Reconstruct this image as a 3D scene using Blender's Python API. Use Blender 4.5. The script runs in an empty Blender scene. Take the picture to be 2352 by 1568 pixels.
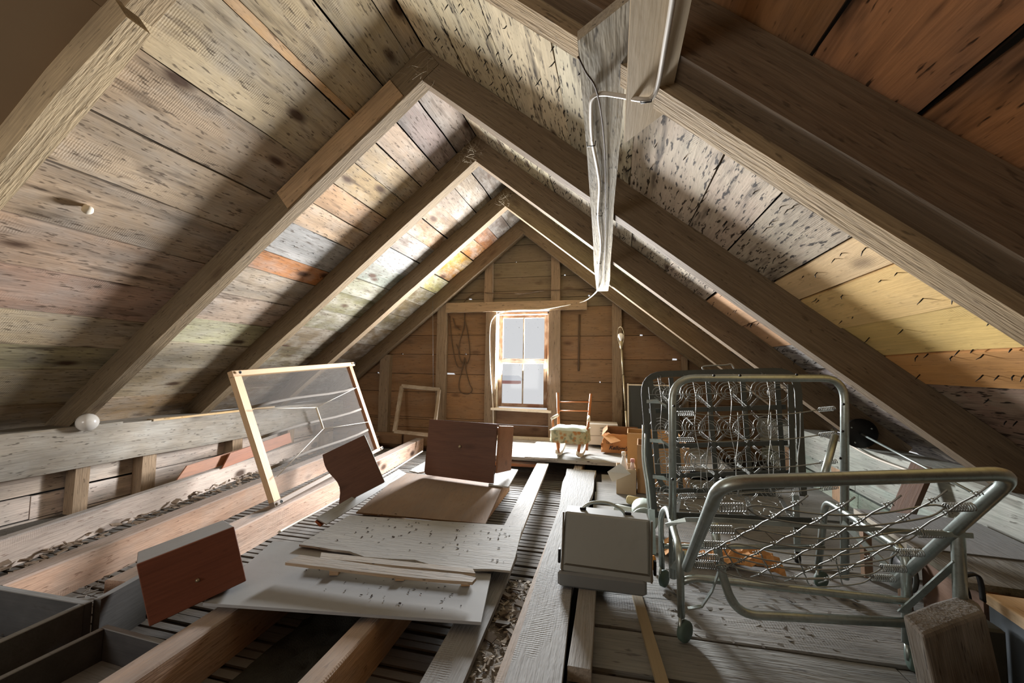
import bpy, math, random
import numpy as np
from mathutils import Vector as V, Matrix as MX, noise as NZ
random.seed(7)
SC = bpy.context.scene
COL = SC.collection
PI = math.pi

# ------------------------------------------------------------------ camera
FPX, CX, CY = 950.0, 1176.0, 784.0
CAMP = V((0, 0, 0.85))
YAW, PITCH, ROLL = math.radians(13.9), math.radians(3.9), math.radians(0.8)
fw = V((-math.sin(YAW) * math.cos(PITCH), math.cos(YAW) * math.cos(PITCH), math.sin(PITCH)))
r0 = V((math.cos(YAW), math.sin(YAW), 0))
u0 = r0.cross(fw)
rt = r0 * math.cos(ROLL) + u0 * math.sin(ROLL)
up = u0 * math.cos(ROLL) - r0 * math.sin(ROLL)
cam = bpy.data.cameras.new('camera')
camo = bpy.data.objects.new('camera', cam)
COL.objects.link(camo)
cam.sensor_width = 36
cam.lens = FPX * 36 / 2352
cam.clip_start = 0.02
camo.matrix_world = MX(((rt.x, up.x, -fw.x, CAMP.x), (rt.y, up.y, -fw.y, CAMP.y), (rt.z, up.z, -fw.z, CAMP.z), (0, 0, 0, 1)))
SC.camera = camo

# ------------------------------------------------------------------ world, light, exposure
W = bpy.data.worlds.new('world')
SC.world = W
W.use_nodes = True
W.node_tree.nodes['Background'].inputs[0].default_value = (0.555, 0.56, 0.572, 1)
W.node_tree.nodes['Background'].inputs[1].default_value = 1.0
SC.view_settings.view_transform = 'Standard'
SC.view_settings.look = 'None'
SC.view_settings.exposure = 0.32
SC.view_settings.gamma = 1
SC.view_settings.use_curve_mapping = False


def area(name, loc, to, sx, sy, e, col):
    l = bpy.data.lights.new(name, 'AREA')
    l.shape = 'RECTANGLE'
    l.size, l.size_y, l.energy, l.color = sx, sy, e, col
    o = bpy.data.objects.new(name, l)
    COL.objects.link(o)
    o.location = loc
    o.rotation_euler = (V(to) - V(loc)).to_track_quat('-Z', 'Y').to_euler()
    return o


area('window_daylight', (-1.07, 4.945, 1.04), (-1.35, 0, 2.9), 0.60, 0.95, 480, (0.97, 0.985, 1.0))
area('rear_fill', (-2.5, -2.0, 0.75), (-2.5, 0.6, 1.5), 0.8, 0.9, 22, (1.0, 0.97, 0.93)).data.spread = math.radians(140)  # unseen fill lamp added behind the camera; the rear wall has no window


# ------------------------------------------------------------------ helpers
def at(x, y, X=None, Y=None, Z=None):
    d = rt * ((x - CX) / FPX) + up * (-(y - CY) / FPX) + fw
    t = (X - CAMP.x) / d.x if X is not None else (Y - CAMP.y) / d.y if Y is not None else (Z - CAMP.z) / d.z
    return CAMP + d * t


def c(r, g, b):
    f = lambda v: (v / 255 / 12.92) if v <= 10 else ((v / 255 + 0.055) / 1.055) ** 2.4
    return (f(r), f(g), f(b), 1.0)


def jit(col, a=0.08):
    k = 1 + random.uniform(-a, a)
    return (col[0] * k * (1 + random.uniform(-.03, .03)), col[1] * k, col[2] * k * (1 + random.uniform(-.04, .04)), 1)


WM = {}


def link(name, me, mat=None, parent=None, M=None, col=None, smooth=False):
    if mat is not None and not me.materials:
        me.materials.append(mat)
    o = bpy.data.objects.new(name, me)
    COL.objects.link(o)
    M = M or MX.Identity(4)
    o.matrix_basis = M
    WM[o.name] = M
    if parent is not None:
        o.parent = parent
        o.matrix_parent_inverse = WM[parent.name].inverted()
    if col is not None:
        o.color = col
    if smooth:
        for p in me.polygons:
            p.use_smooth = True
    return o


def thing(name, label, cat, loc=(0, 0, 0), group=None):
    o = bpy.data.objects.new(name, None)
    o.empty_display_size = 0.05
    COL.objects.link(o)
    M = MX.Translation(V(loc))
    o.matrix_basis = M
    WM[o.name] = M
    tag(o, label, cat, group)
    return o


def tag(o, label, cat, group=None):
    o['label'] = label
    o['category'] = cat
    if group:
        o['group'] = group
    return o


def struct(name, loc=(0, 0, 0)):
    o = bpy.data.objects.new(name, None)
    o.empty_display_size = 0.05
    COL.objects.link(o)
    M = MX.Translation(V(loc))
    o.matrix_basis = M
    WM[o.name] = M
    o['kind'] = 'structure'
    return o


def mesh(vs, fs, name='m'):
    me = bpy.data.meshes.new(name)
    me.from_pydata([tuple(v) for v in vs], [], fs)
    me.update()
    return me


def frame(A, xd, n):
    """matrix with local x along xd, local z along n (made perpendicular)"""
    x = V(xd).normalized()
    z = V(n) - x * V(n).dot(x)
    z.normalize()
    y = z.cross(x)
    return MX(((x.x, y.x, z.x, A[0]), (x.y, y.y, z.y, A[1]), (x.z, y.z, z.z, A[2]), (0, 0, 0, 1)))


def plank(name, A, B, w, t, n, mat, parent=None, col=None, nx=3, wob=0.0, warp=0.0, skew=(0, 0), ch=0.0):
    """board: A-B run along the middle of its face; n points out of that face; body lies behind it"""
    A, B = V(A), V(B)
    L = (B - A).length
    M = frame(A, B - A, n)
    vs, fs = [], []
    sd = random.uniform(0, 100)
    prof = [(-w / 2, -t), (w / 2, -t), (w / 2, 0), (-w / 2, 0)]
    if ch > 0:
        prof = [(-w / 2, -t), (w / 2, -t), (w / 2, -ch), (w / 2 - ch, 0), (-w / 2 + ch, 0), (-w / 2, -ch)]
    k = len(prof)
    for i in range(nx + 1):
        f = i / nx
        dz = warp * math.sin(f * PI) + (NZ.noise(V((f * 3, sd, 0))) * warp * .6 if warp else 0)
        for (y, z) in prof:
            dy = wob * NZ.noise(V((f * 4 * max(L, .5), sd + (5 if y > 0 else 0), 0.3))) if wob else 0
            x = f * L
            if i == 0: x += skew[0] * (y / w)
            if i == nx: x += skew[1] * (y / w)
            vs.append((x, y + dy, z + dz))
    for i in range(nx):
        a, b = i * k, (i + 1) * k
        for j in range(k):
            jj = (j + 1) % k
            fs.append((a + j, b + j, b + jj, a + jj))
    fs.append(tuple(reversed([j for j in range(k)][::-1])))
    fs.append(tuple([nx * k + j for j in range(k)][::-1]))
    fs[-2] = tuple(range(k))
    me = mesh(vs, fs, name)
    return link(name, me, mat, parent, M, col)


def boxm(sx, sy, sz, o=(0, 0, 0), bev=0.0):
    """box mesh data, corner at o, optional chamfer on vertical edges"""
    x0, y0, z0 = o
    if bev <= 0:
        vs = [(x0 + i * sx, y0 + j * sy, z0 + k * sz) for k in (0, 1) for j in (0, 1) for i in (0, 1)]
        fs = [(0, 2, 3, 1), (4, 5, 7, 6), (0, 1, 5, 4), (2, 6, 7, 3), (0, 4, 6, 2), (1, 3, 7, 5)]
        return vs, fs
    b = bev
    ring = [(b, 0), (sx - b, 0), (sx, b), (sx, sy - b), (sx - b, sy), (b, sy), (0, sy - b), (0, b)]
    lv = [(0, b), (b, 0), (sz - b, 0), (sz, b)]
    vs, fs = [], []
    cx, cy = sx / 2, sy / 2
    for z, ins in lv:
        for (x, y) in ring:
            dx = ins if x < cx else -ins
            dy = ins if y < cy else -ins
            vs.append((x0 + x + (dx if 0 else ins * (1 - 2 * x / sx)), y0 + y + ins * (1 - 2 * y / sy), z0 + z))
    for q in range(3):
        for j in range(8):
            jj = (j + 1) % 8
            fs.append((q * 8 + j, q * 8 + jj, q * 8 + 8 + jj, q * 8 + 8 + j))
    fs.append(tuple(range(8))[::-1])
    fs.append(tuple(range(24, 32)))
    return vs, fs


def box(name, size, M, mat, parent=None, col=None, o=(0, 0, 0), bev=0.0):
    vs, fs = boxm(*size, o=o, bev=bev)
    return link(name, mesh(vs, fs, name), mat, parent, M, col)


def prism(name, outline, depth, M, mat, parent=None, col=None):
    """outline in local xy, extruded from z=0 to z=-depth"""
    n = len(outline)
    vs = [(x, y, 0) for x, y in outline] + [(x, y, -depth) for x, y in outline]
    fs = [tuple(range(n)), tuple(range(2 * n - 1, n - 1, -1))]
    for i in range(n):
        j = (i + 1) % n
        fs.append((i, n + i, n + j, j))
    return link(name, mesh(vs, fs, name), mat, parent, M, col)


def fillet(pts, rad, k=5, closed=False):
    pts = [V(p) for p in pts]
    n = len(pts)
    out = []
    for i, p in enumerate(pts):
        if not closed and (i == 0 or i == n - 1):
            out.append(p)
            continue
        a, b = pts[(i - 1) % n], pts[(i + 1) % n]
        da, db = (a - p), (b - p)
        r = min(rad, da.length * .48, db.length * .48)
        s, e = p + da.normalized() * r, p + db.normalized() * r
        for q in range(k + 1):
            t = q / k
            out.append(s * (1 - t) ** 2 + p * 2 * t * (1 - t) + e * t * t)
    return out


def smooth_path(pts, k=6):
    pts = [V(p) for p in pts]
    out = []
    n = len(pts)
    for i in range(n - 1):
        p0, p1, p2, p3 = pts[max(i - 1, 0)], pts[i], pts[i + 1], pts[min(i + 2, n - 1)]
        for q in range(k):
            t = q / k
            out.append(.5 * ((2 * p1) + (p2 - p0) * t + (2 * p0 - 5 * p1 + 4 * p2 - p3) * t * t + (3 * p1 - p0 - 3 * p2 + p3) * t ** 3))
    out.append(pts[-1])
    return out


class MB:
    def __init__(s):
        s.v, s.f = [], []

    def add(s, vs, fs):
        o = len(s.v)
        s.v += [tuple(v) for v in vs]
        s.f += [tuple(i + o for i in f) for f in fs]
        return s

    def tube(s, pts, r, n=8, closed=False, flat=None):
        pts = [V(p) for p in pts]
        m = len(pts)
        if m < 2: return s
        o = len(s.v)
        nrm = None
        for i in range(m):
            if closed:
                d = pts[(i + 1) % m] - pts[i - 1]
            else:
                d = pts[min(i + 1, m - 1)] - pts[max(i - 1, 0)]
            if d.length < 1e-9: d = V((0, 0, 1))
            d.normalize()
            if flat is not None:
                nrm = V(flat) - d * V(flat).dot(d)
            elif nrm is None:
                nrm = d.orthogonal()
            else:
                nrm = nrm - d * nrm.dot(d)
            if nrm.length < 1e-6: nrm = d.orthogonal()
            nrm.normalize()
            bi = d.cross(nrm)
            if isinstance(r, tuple):
                ra, rb = r
                for (ca, cb) in ((1, 1), (-1, 1), (-1, -1), (1, -1)):
                    s.v.append(tuple(pts[i] + nrm * ra * ca + bi * rb * cb))
                n = 4
            else:
                rr = r[i] if isinstance(r, list) else r
                for j in range(n):
                    a = 2 * PI * j / n
                    s.v.append(tuple(pts[i] + (nrm * math.cos(a) + bi * math.sin(a)) * rr))
        for i in range(m if closed else m - 1):
            i2 = (i + 1) % m
            for j in range(n):
                j2 = (j + 1) % n
                s.f.append((o + i * n + j, o + i * n + j2, o + i2 * n + j2, o + i2 * n + j))
        if not closed:
            s.f.append(tuple(o + j for j in range(n))[::-1])
            s.f.append(tuple(o + (m - 1) * n + j for j in range(n)))
        return s

    def lathe(s, prof, M, n=16):
        """prof: (radius, height) list, around local z of M"""
        o = len(s.v)
        for (r, h) in prof:
            for j in range(n):
                a = 2 * PI * j / n
                s.v.append(tuple(M @ V((r * math.cos(a), r * math.sin(a), h))))
        for i in range(len(prof) - 1):
            for j in range(n):
                j2 = (j + 1) % n
                s.f.append((o + i * n + j, o + i * n + j2, o + (i + 1) * n + j2, o + (i + 1) * n + j))
        s.f.append(tuple(o + j for j in range(n))[::-1])
        s.f.append(tuple(o + (len(prof) - 1) * n + j for j in range(n)))
        return s

    def build(s, name, mat, parent=None, M=None, col=None, smooth=True):
        """verts are in world space; object origin goes to M (default: mean of verts)"""
        if M is None:
            a = np.array(s.v)
            M = MX.Translation(V(a.mean(axis=0)))
        Mi = M.inverted()
        me = mesh([Mi @ V(v) for v in s.v], s.f, name)
        return link(name, me, mat, parent, M, col, smooth)


def tubeobj(name, pts, r, mat, parent=None, n=8, closed=False, col=None, flat=None):
    return MB().tube(pts, r, n, closed, flat).build(name, mat, parent, col=col)


# ------------------------------------------------------------------ materials
def nt(name):
    m = bpy.data.materials.new(name)
    m.use_nodes = True
    t = m.node_tree
    t.nodes.clear()
    return m, t


class G:
    """tiny node-graph helper"""

    def __init__(s, t): s.t = t

    def n(s, typ, ins=None, **kw):
        nd = s.t.nodes.new(typ)
        for k, v in kw.items(): setattr(nd, k, v)
        for k, v in (ins or {}).items():
            if isinstance(v, bpy.types.NodeSocket):
                s.t.links.new(v, nd.inputs[k])
            else:
                nd.inputs[k].default_value = v
        return nd

    def math(s, op, a, b=0.0, clamp=False):
        return s.n('ShaderNodeMath', {0: a, 1: b}, operation=op, use_clamp=clamp).outputs[0]

    def vmul(s, vec, sc):
        return s.n('ShaderNodeVectorMath', {0: vec, 1: sc}, operation='MULTIPLY').outputs[0]

    def noise(s, vec, scale=1.0, detail=3.0, rough=0.55):
        return s.n('ShaderNodeTexNoise', {'Vector': vec, 'Scale': scale, 'Detail': detail, 'Roughness': rough}).outputs[0]

    def ramp(s, f, a, b, inv=False):
        return s.n('ShaderNodeMapRange', {0: f, 1: a, 2: b, 3: 1.0 if inv else 0.0, 4: 0.0 if inv else 1.0}, clamp=True).outputs[0]

    def mix(s, f, a, b, mode='MIX'):
        nd = s.n('ShaderNodeMix', data_type='RGBA', blend_type=mode)
        for k, v in ((0, f), (6, a), (7, b)):
            if isinstance(v, bpy.types.NodeSocket):
                s.t.links.new(v, nd.inputs[k])
            else:
                nd.inputs[k].default_value = v
        return nd.outputs[2]


DUSTC = c(138, 140, 141)


def wood(name, streak=.35, grain=.28, fleck=.5, stain=.3, knot=.8, dust=0.0, weather=0.25, wcol=c(150, 146, 140), rough=.85, bump=.5, saw=0.0, scol=c(38, 27, 18), fthr=.63, sthr=.6, kth=.07):
    m, t = nt(name)
    g = G(t)
    tc = g.n('ShaderNodeTexCoord').outputs['Object']
    oi = g.n('ShaderNodeObjectInfo')
    rnd = g.math('MULTIPLY', oi.outputs['Random'], 57.0)
    off = g.n('ShaderNodeCombineXYZ', {0: rnd, 1: g.math('MULTIPLY', rnd, 1.7), 2: g.math('MULTIPLY', rnd, .37)}).outputs[0]
    p = g.n('ShaderNodeVectorMath', {0: tc, 1: off}, operation='ADD').outputs[0]
    # slight wander of the grain
    wob = g.n('ShaderNodeTexNoise', {'Vector': g.vmul(p, (1.2, 3, 3)), 'Scale': 1.0, 'Detail': 1.0}).outputs['Color']
    wv = g.n('ShaderNodeVectorMath', {0: wob, 1: (0.5, 0.5, 0.5)}, operation='SUBTRACT').outputs[0]
    p2 = g.n('ShaderNodeVectorMath', {0: p, 1: g.vmul(wv, (0, .05, .05))}, operation='ADD').outputs[0]
    n1 = g.noise(g.vmul(p2, (1.1, 7, 7)), 1.0, 3, .6)
    n2 = g.noise(g.vmul(p2, (5, 130, 130)), 1.0, 2, .6)
    n3 = g.noise(g.vmul(p2, (16, 75, 75)), 1.0, 2, .6)
    n4 = g.noise(g.vmul(p, (3.5, 5.5, 5.5)), 1.0, 3, .65)
    n5 = g.noise(g.vmul(p2, (2.2, 14, 14)), 1.0, 3, .65)
    vo = g.n('ShaderNodeTexVoronoi', {'Vector': g.vmul(p, (2.3, 5.5, 5.5)), 'Scale': 1.0, 'Randomness': 1.0}).outputs['Distance']
    val = g.math('ADD', g.math('MULTIPLY', g.math('SUBTRACT', n1, .5), streak * 2.2), g.math('MULTIPLY', g.math('SUBTRACT', n2, .5), grain * 2.0))
    val = g.math('ADD', val, 1.0)
    base = oi.outputs['Color']
    wmask = g.math('MULTIPLY', g.ramp(n4, .42, .68), weather)
    col = g.mix(wmask, base, wcol)
    cv = g.n('ShaderNodeCombineXYZ', {0: val, 1: val, 2: val}).outputs[0]
    col = g.mix(1.0, col, cv, 'MULTIPLY')
    st = g.math('MULTIPLY', g.ramp(n5, sthr, sthr + .17), stain)
    col = g.mix(st, col, scol)
    fl = g.math('MULTIPLY', g.ramp(n3, fthr, fthr + .07), fleck)
    col = g.mix(fl, col, scol)
    kn = g.math('MULTIPLY', g.ramp(vo, kth, kth + .11, True), knot)
    col = g.mix(kn, col, c(58, 36, 22))
    h = g.math('ADD', g.math('MULTIPLY', n2, .5), g.math('MULTIPLY', n3, .5))
    h = g.math('SUBTRACT', h, g.math('MULTIPLY', kn, .3))
    if saw > 0:
        wv2 = g.n('ShaderNodeTexWave', {'Vector': p2, 'Scale': 34.0, 'Distortion': 2.2, 'Detail': 2.0, 'Detail Scale': 1.5}, wave_type='BANDS', bands_direction='X').outputs[1]
        msk = g.ramp(g.noise(g.vmul(p, (1.6, 6, 6)), 1.0, 3), .52, .64)
        sw = g.math('MULTIPLY', g.math('MULTIPLY', wv2, msk), saw)
        h = g.math('ADD', h, g.math('MULTIPLY', sw, .35))
        col = g.mix(g.math('MULTIPLY', g.math('SUBTRACT', msk, sw, True), .18 * saw), col, scol)
    if dust > 0:
        gn = g.n('ShaderNodeNewGeometry').outputs['Normal']
        nz = g.n('ShaderNodeSeparateXYZ', {0: gn}).outputs[2]
        dm = g.math('MULTIPLY', g.ramp(nz, .35, .8), dust)
        dn = g.math('ADD', .55, g.math('MULTIPLY', g.noise(g.vmul(p, (4, 4, 4)), 1.0, 5, .7), .8))
        dm = g.math('MULTIPLY', dm, dn, True)
        col = g.mix(dm, col, g.mix(g.math('MULTIPLY', g.ramp(n2, .55, .75), .45), DUSTC, c(92, 88, 82)))
    bp = g.n('ShaderNodeBump', {'Height': h, 'Strength': bump, 'Distance': .006}).outputs[0]
    b = g.n('ShaderNodeBsdfPrincipled', {'Base Color': col, 'Roughness': rough, 'Normal': bp})
    b.inputs['Specular IOR Level'].default_value = .25
    o = g.n('ShaderNodeOutputMaterial', {0: b.outputs[0]})
    return m


def plain(name, col, rough=.6, metal=0.0, nz=.15, nscale=12.0, bump=0.0, dust=0.0, spec=.4, dirt=c(70, 62, 52), dirtamt=.0, objcol=False, dustc=DUSTC):
    m, t = nt(name)
    g = G(t)
    tc = g.n('ShaderNodeTexCoord').outputs['Object']
    n1 = g.noise(tc, nscale, 4, .6)
    val = g.math('ADD', 1 - nz, g.math('MULTIPLY', n1, nz * 2))
    cv = g.n('ShaderNodeCombineXYZ', {0: val, 1: val, 2: val}).outputs[0]
    base = g.n('ShaderNodeObjectInfo').outputs['Color'] if objcol else col
    cc = g.mix(1.0, base, cv, 'MULTIPLY')
    if dirtamt > 0:
        cc = g.mix(g.math('MULTIPLY', g.ramp(g.noise(tc, nscale * 2.7, 5, .7), .52, .7), dirtamt), cc, dirt)
    if dust > 0:
        gn = g.n('ShaderNodeNewGeometry').outputs['Normal']
        nzz = g.n('ShaderNodeSeparateXYZ', {0: gn}).outputs[2]
        dm = g.math('MULTIPLY', g.ramp(nzz, .3, .85), dust)
        dm = g.math('MULTIPLY', dm, g.math('ADD', .5, n1), True)
        cc = g.mix(dm, cc, dustc)
    ins = {'Base Color': cc, 'Roughness': rough, 'Metallic': metal}
    if bump > 0:
        ins['Normal'] = g.n('ShaderNodeBump', {'Height': g.noise(tc, nscale * 4, 4, .6), 'Strength': bump, 'Distance': .004}).outputs[0]
    b = g.n('ShaderNodeBsdfPrincipled', ins)
    b.inputs['Specular IOR Level'].default_value = spec
    g.n('ShaderNodeOutputMaterial', {0: b.outputs[0]})
    return m


M_ROOFL = wood('roof_board_wood', streak=.85, grain=.34, fleck=.7, stain=.8, knot=.9, weather=.45, saw=.32, kth=.09, bump=.7, fthr=.60, sthr=.55, scol=c(58, 44, 32))
M_ROOFR = wood('stained_roof_board_wood', streak=.6, grain=.3, fleck=.95, stain=.95, knot=.9, weather=.45, wcol=c(178, 170, 148), saw=.3, bump=.7, fthr=.575, sthr=.54)
M_PINE = wood('pale_pine_wood', streak=.35, grain=.18, fleck=.3, stain=.3, knot=.5, weather=.1, saw=.3, bump=.4, scol=c(96, 58, 26))
M_NEAR = wood('orange_stained_wood', streak=.7, grain=.25, fleck=.85, stain=.9, knot=.8, weather=.6, wcol=c(126, 104, 90), bump=.5, scol=c(18, 14, 14), sthr=.52)
M_RAFT = wood('rafter_wood', streak=.2, grain=.5, fleck=.5, stain=.25, knot=.4, weather=.3, bump=.8, wcol=c(120, 106, 88))
M_GABLE = wood('gable_board_wood', streak=.4, grain=.25, fleck=.45, stain=.55, knot=.6, weather=.3, wcol=c(116, 100, 84), bump=.5)
M_FLOOR = wood('floor_plank_wood', streak=.6, grain=.6, fleck=.85, stain=.6, knot=.5, weather=.5, dust=.38, wcol=c(140, 137, 130), bump=.8, saw=.3)
M_PLANKD = wood('dusty_sawn_wood', streak=.2, grain=.3, fleck=.3, stain=.15, knot=.2, weather=.4, dust=.75, wcol=c(165, 163, 158), bump=.9, saw=1.0)
M_JOIST = wood('joist_wood', kth=.12, streak=.75, grain=.3, fleck=.55, stain=.55, knot=.9, weather=.35, dust=.55, wcol=c(176, 166, 156), bump=.8, saw=.3, scol=c(90, 55, 38))
M_PLATE = wood('hewn_plate_wood', streak=.55, grain=.45, fleck=.7, stain=.55, knot=.5, weather=.5, dust=.3, wcol=c(168, 166, 160), bump=.9)
M_PLY = wood('weathered_plywood', streak=.35, grain=.55, fleck=.7, stain=.35, knot=0.0, weather=.3, dust=.7, wcol=c(160, 158, 152), bump=.6)
M_PLYB = wood('brown_plywood_face', streak=.35, grain=.3, fleck=.4, stain=.3, knot=0.0, weather=.1, dust=.28, bump=.3)
M_LATH = wood('lath_wood', streak=.2, grain=.3, fleck=.3, stain=.3, knot=.0, weather=.5, dust=.5, wcol=c(120, 116, 110), bump=.4)
M_SMOOTH = wood('smooth_pine_wood', streak=.15, grain=.12, fleck=.04, stain=.05, knot=.05, weather=.05, bump=.15, rough=.55)
M_VARN = wood('dark_varnished_wood', streak=.45, grain=.25, fleck=.15, stain=.35, knot=.5, weather=0.0, dust=0.0, bump=.15, rough=.5, scol=c(30, 14, 8))
M_OLDPAINT = wood('peeling_paint_wood', streak=.2, grain=.3, fleck=.4, stain=.5, knot=0.0, weather=.6, wcol=c(190, 180, 165), bump=.8, scol=c(80, 55, 38))
M_GREYBOX = wood('grey_painted_wood', streak=.12, grain=.12, fleck=.15, stain=.1, knot=.1, weather=.2, dust=.9, wcol=c(120, 120, 118), bump=.3)
M_DARK = plain('shadow_gap_material', c(24, 20, 17), .95)
M_PLASTER = plain('dusty_plaster_keys', c(96, 92, 86), .95, nz=.5, nscale=22, bump=1.0)
M_DUST = plain('grey_dust_bed', c(122, 117, 110), .98, nz=.4, nscale=30, bump=1.0, dirtamt=.6, dirt=c(60, 54, 47))
M_SHEET = plain('grey_fibreboard', c(142, 144, 145), .85, nz=.1, nscale=5, dust=.4, bump=.15, dirtamt=.18, dirt=c(110, 108, 104))
M_PANEL = plain('tan_fibreboard', c(158, 138, 112), .9, nz=.06, nscale=3)
M_STEEL = plain('dull_steel_tube', c(172, 182, 178), .36, .85, nz=.22, nscale=25, dirtamt=.35, dirt=c(92, 84, 74))
M_FLATST = plain('dark_flat_steel', c(74, 77, 73), .6, .45, nz=.2, nscale=25, dirtamt=.3, dirt=c(70, 62, 54))
M_WIRE = plain('spring_wire_steel', c(150, 152, 148), .45, .8, nz=.2, nscale=40)
M_RUBBER = plain('grey_green_rubber', c(74, 92, 84), .6)
M_BLACK = plain('black_metal', c(26, 25, 24), .5, .4)
M_WHITECABLE = plain('white_cable_jacket', c(205, 197, 184), .5)
M_BROWNCABLE = plain('brown_cable_jacket', c(78, 60, 42), .7)
M_CASE = plain('beige_case_shell', c(136, 137, 130), .5, nz=.05, nscale=6, dust=.5, dirtamt=.08)
M_CASED = plain('dirty_case_edge', c(92, 84, 70), .6, nz=.25, nscale=30)
M_CASEB = plain('grey_case_base', c(108, 111, 110), .5, nz=.06, dust=.3)
M_CARD = plain('brown_cardboard', c(168, 130, 88), .9, nz=.1, nscale=8, dirtamt=.15, objcol=True)
M_PAPER = plain('white_paper', c(200, 198, 190), .9, nz=.05, objcol=True)
M_INK = plain('dark_print_ink', c(62, 46, 38), .9)
M_CUSH = plain('pale_green_cushion', c(188, 200, 190), .95, nz=.12, nscale=14, bump=.2)
M_BULB = plain('white_glass_globe', c(222, 218, 212), .25, nz=.04, spec=.6)
M_BRASS = plain('aged_brass', c(150, 138, 112), .4, .7, nz=.2, nscale=30)
M_WHITEP = plain('old_white_paint', c(216, 206, 188), .7, nz=.12, nscale=20, dirtamt=.2)
M_STONE = plain('foundation_stone', c(118, 92, 68), .95, nz=.3, nscale=9, bump=1.0)
M_BARK = plain('bark_litter', c(92, 78, 66), .95, nz=.4, nscale=60, objcol=True)
M_COB = plain('dusty_cobweb', c(150, 138, 118), .95)
M_BLUE = plain('blue_grey_paint', c(78, 86, 92), .7, nz=.12, nscale=7, dust=.3)
M_GREEN = plain('pale_green_enamel', c(158, 170, 162), .45, nz=.1)
M_ORANGE = plain('orange_plastic', c(190, 125, 45), .5)
M_BLACKBRD = plain('black_slate_panel', c(52, 56, 56), .55, nz=.15)
M_SNOW = plain('snow', c(225, 227, 232), .9, nz=.02)
M_REDWALL = plain('faded_red_siding', c(180, 130, 122), .9, nz=.15, nscale=3)


def floral():
    m, t = nt('floral_cotton_print')
    g = G(t)
    tc = g.n('ShaderNodeTexCoord').outputs['Object']
    v = g.n('ShaderNodeTexVoronoi', {'Vector': tc, 'Scale': 22.0}).outputs['Distance']
    v2 = g.noise(tc, 26, 3)
    cc = g.mix(g.ramp(v, .25, .5, True), c(176, 172, 138), c(168, 120, 70))
    cc = g.mix(g.math('MULTIPLY', g.ramp(v2, .52, .62), .8), cc, c(112, 122, 98))
    b = g.n('ShaderNodeBsdfPrincipled', {'Base Color': cc, 'Roughness': .95})
    g.n('ShaderNodeOutputMaterial', {0: b.outputs[0]})
    return m


def netting():
    m, t = nt('fine_nylon_netting')
    g = G(t)
    tc = g.n('ShaderNodeTexCoord').outputs['Object']
    s = g.n('ShaderNodeSeparateXYZ', {0: tc})
    PITCH_ = 0.0075
    k = 1 / PITCH_

    def lines(e):
        fr = g.math('FRACT', g.math('MULTIPLY', e, k))
        return g.math('LESS_THAN', fr, .17)
    d1 = g.math('ADD', s.outputs[0], s.outputs[1])
    d2 = g.math('SUBTRACT', s.outputs[0], s.outputs[1])
    a = g.math('MAXIMUM', lines(d1), lines(d2))
    b = g.n('ShaderNodeBsdfPrincipled', {'Base Color': c(92, 86, 80), 'Roughness': .8})
    tr = g.n('ShaderNodeBsdfTransparent')
    mx = g.n('ShaderNodeMixShader', {0: a, 1: tr.outputs[0], 2: b.outputs[0]})
    g.n('ShaderNodeOutputMaterial', {0: mx.outputs[0]})
    return m


def glass():
    m, t = nt('old_window_glass')
    g = G(t)
    tc = g.n('ShaderNodeTexCoord').outputs['Object']
    dirt = g.math('MULTIPLY', g.ramp(g.noise(g.vmul(tc, (60, 40, 40)), 1.0, 3, .6), .70, .75), .75)
    tr = g.n('ShaderNodeBsdfTransparent', {0: g.mix(dirt, (.98, .98, .98, 1), (.25, .24, .23, 1))})
    gl = g.n('ShaderNodeBsdfGlossy', {1: .05})
    m1 = g.n('ShaderNodeMixShader', {0: .004, 1: tr.outputs[0], 2: gl.outputs[0]})
    g.n('ShaderNodeOutputMaterial', {0: m1.outputs[0]})
    return m


M_FLORAL, M_NET, M_GLASS = floral(), netting(), glass()

# ================================================================== STRUCTURE
XR, ZR = -1.046, 2.47            # ridge line of the rafter undersides
ML, MR = 0.804, 0.816            # slopes
RV = 0.20                        # vertical depth of the rafters
RAFY = [1.0, 2.036, 2.958, 3.875, 4.712]
RT = 0.085                       # rafter thickness along the ridge
GY = 4.86                        # gable inner face
nL = V((ML, 0, -1)).normalized()
nR = V((-MR, 0, -1)).normalized()
dL = V((-1, 0, -ML)).normalized()
dR = V((1, 0, -MR)).normalized()
RIDGE = V((XR, 0, ZR + RV))

ceiling = struct('ceiling', (XR, 2.4, ZR))


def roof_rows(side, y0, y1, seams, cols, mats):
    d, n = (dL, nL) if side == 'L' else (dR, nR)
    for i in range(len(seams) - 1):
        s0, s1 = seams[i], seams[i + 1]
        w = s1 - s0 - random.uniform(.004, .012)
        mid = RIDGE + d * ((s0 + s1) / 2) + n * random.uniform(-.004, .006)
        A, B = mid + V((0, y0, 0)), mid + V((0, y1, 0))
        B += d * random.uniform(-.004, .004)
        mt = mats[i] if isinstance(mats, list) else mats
        plank('roof_board', A, B, w, .02, n, mt, ceiling, jit(cols[min(i, len(cols) - 1)]), nx=3, wob=.008)


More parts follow.
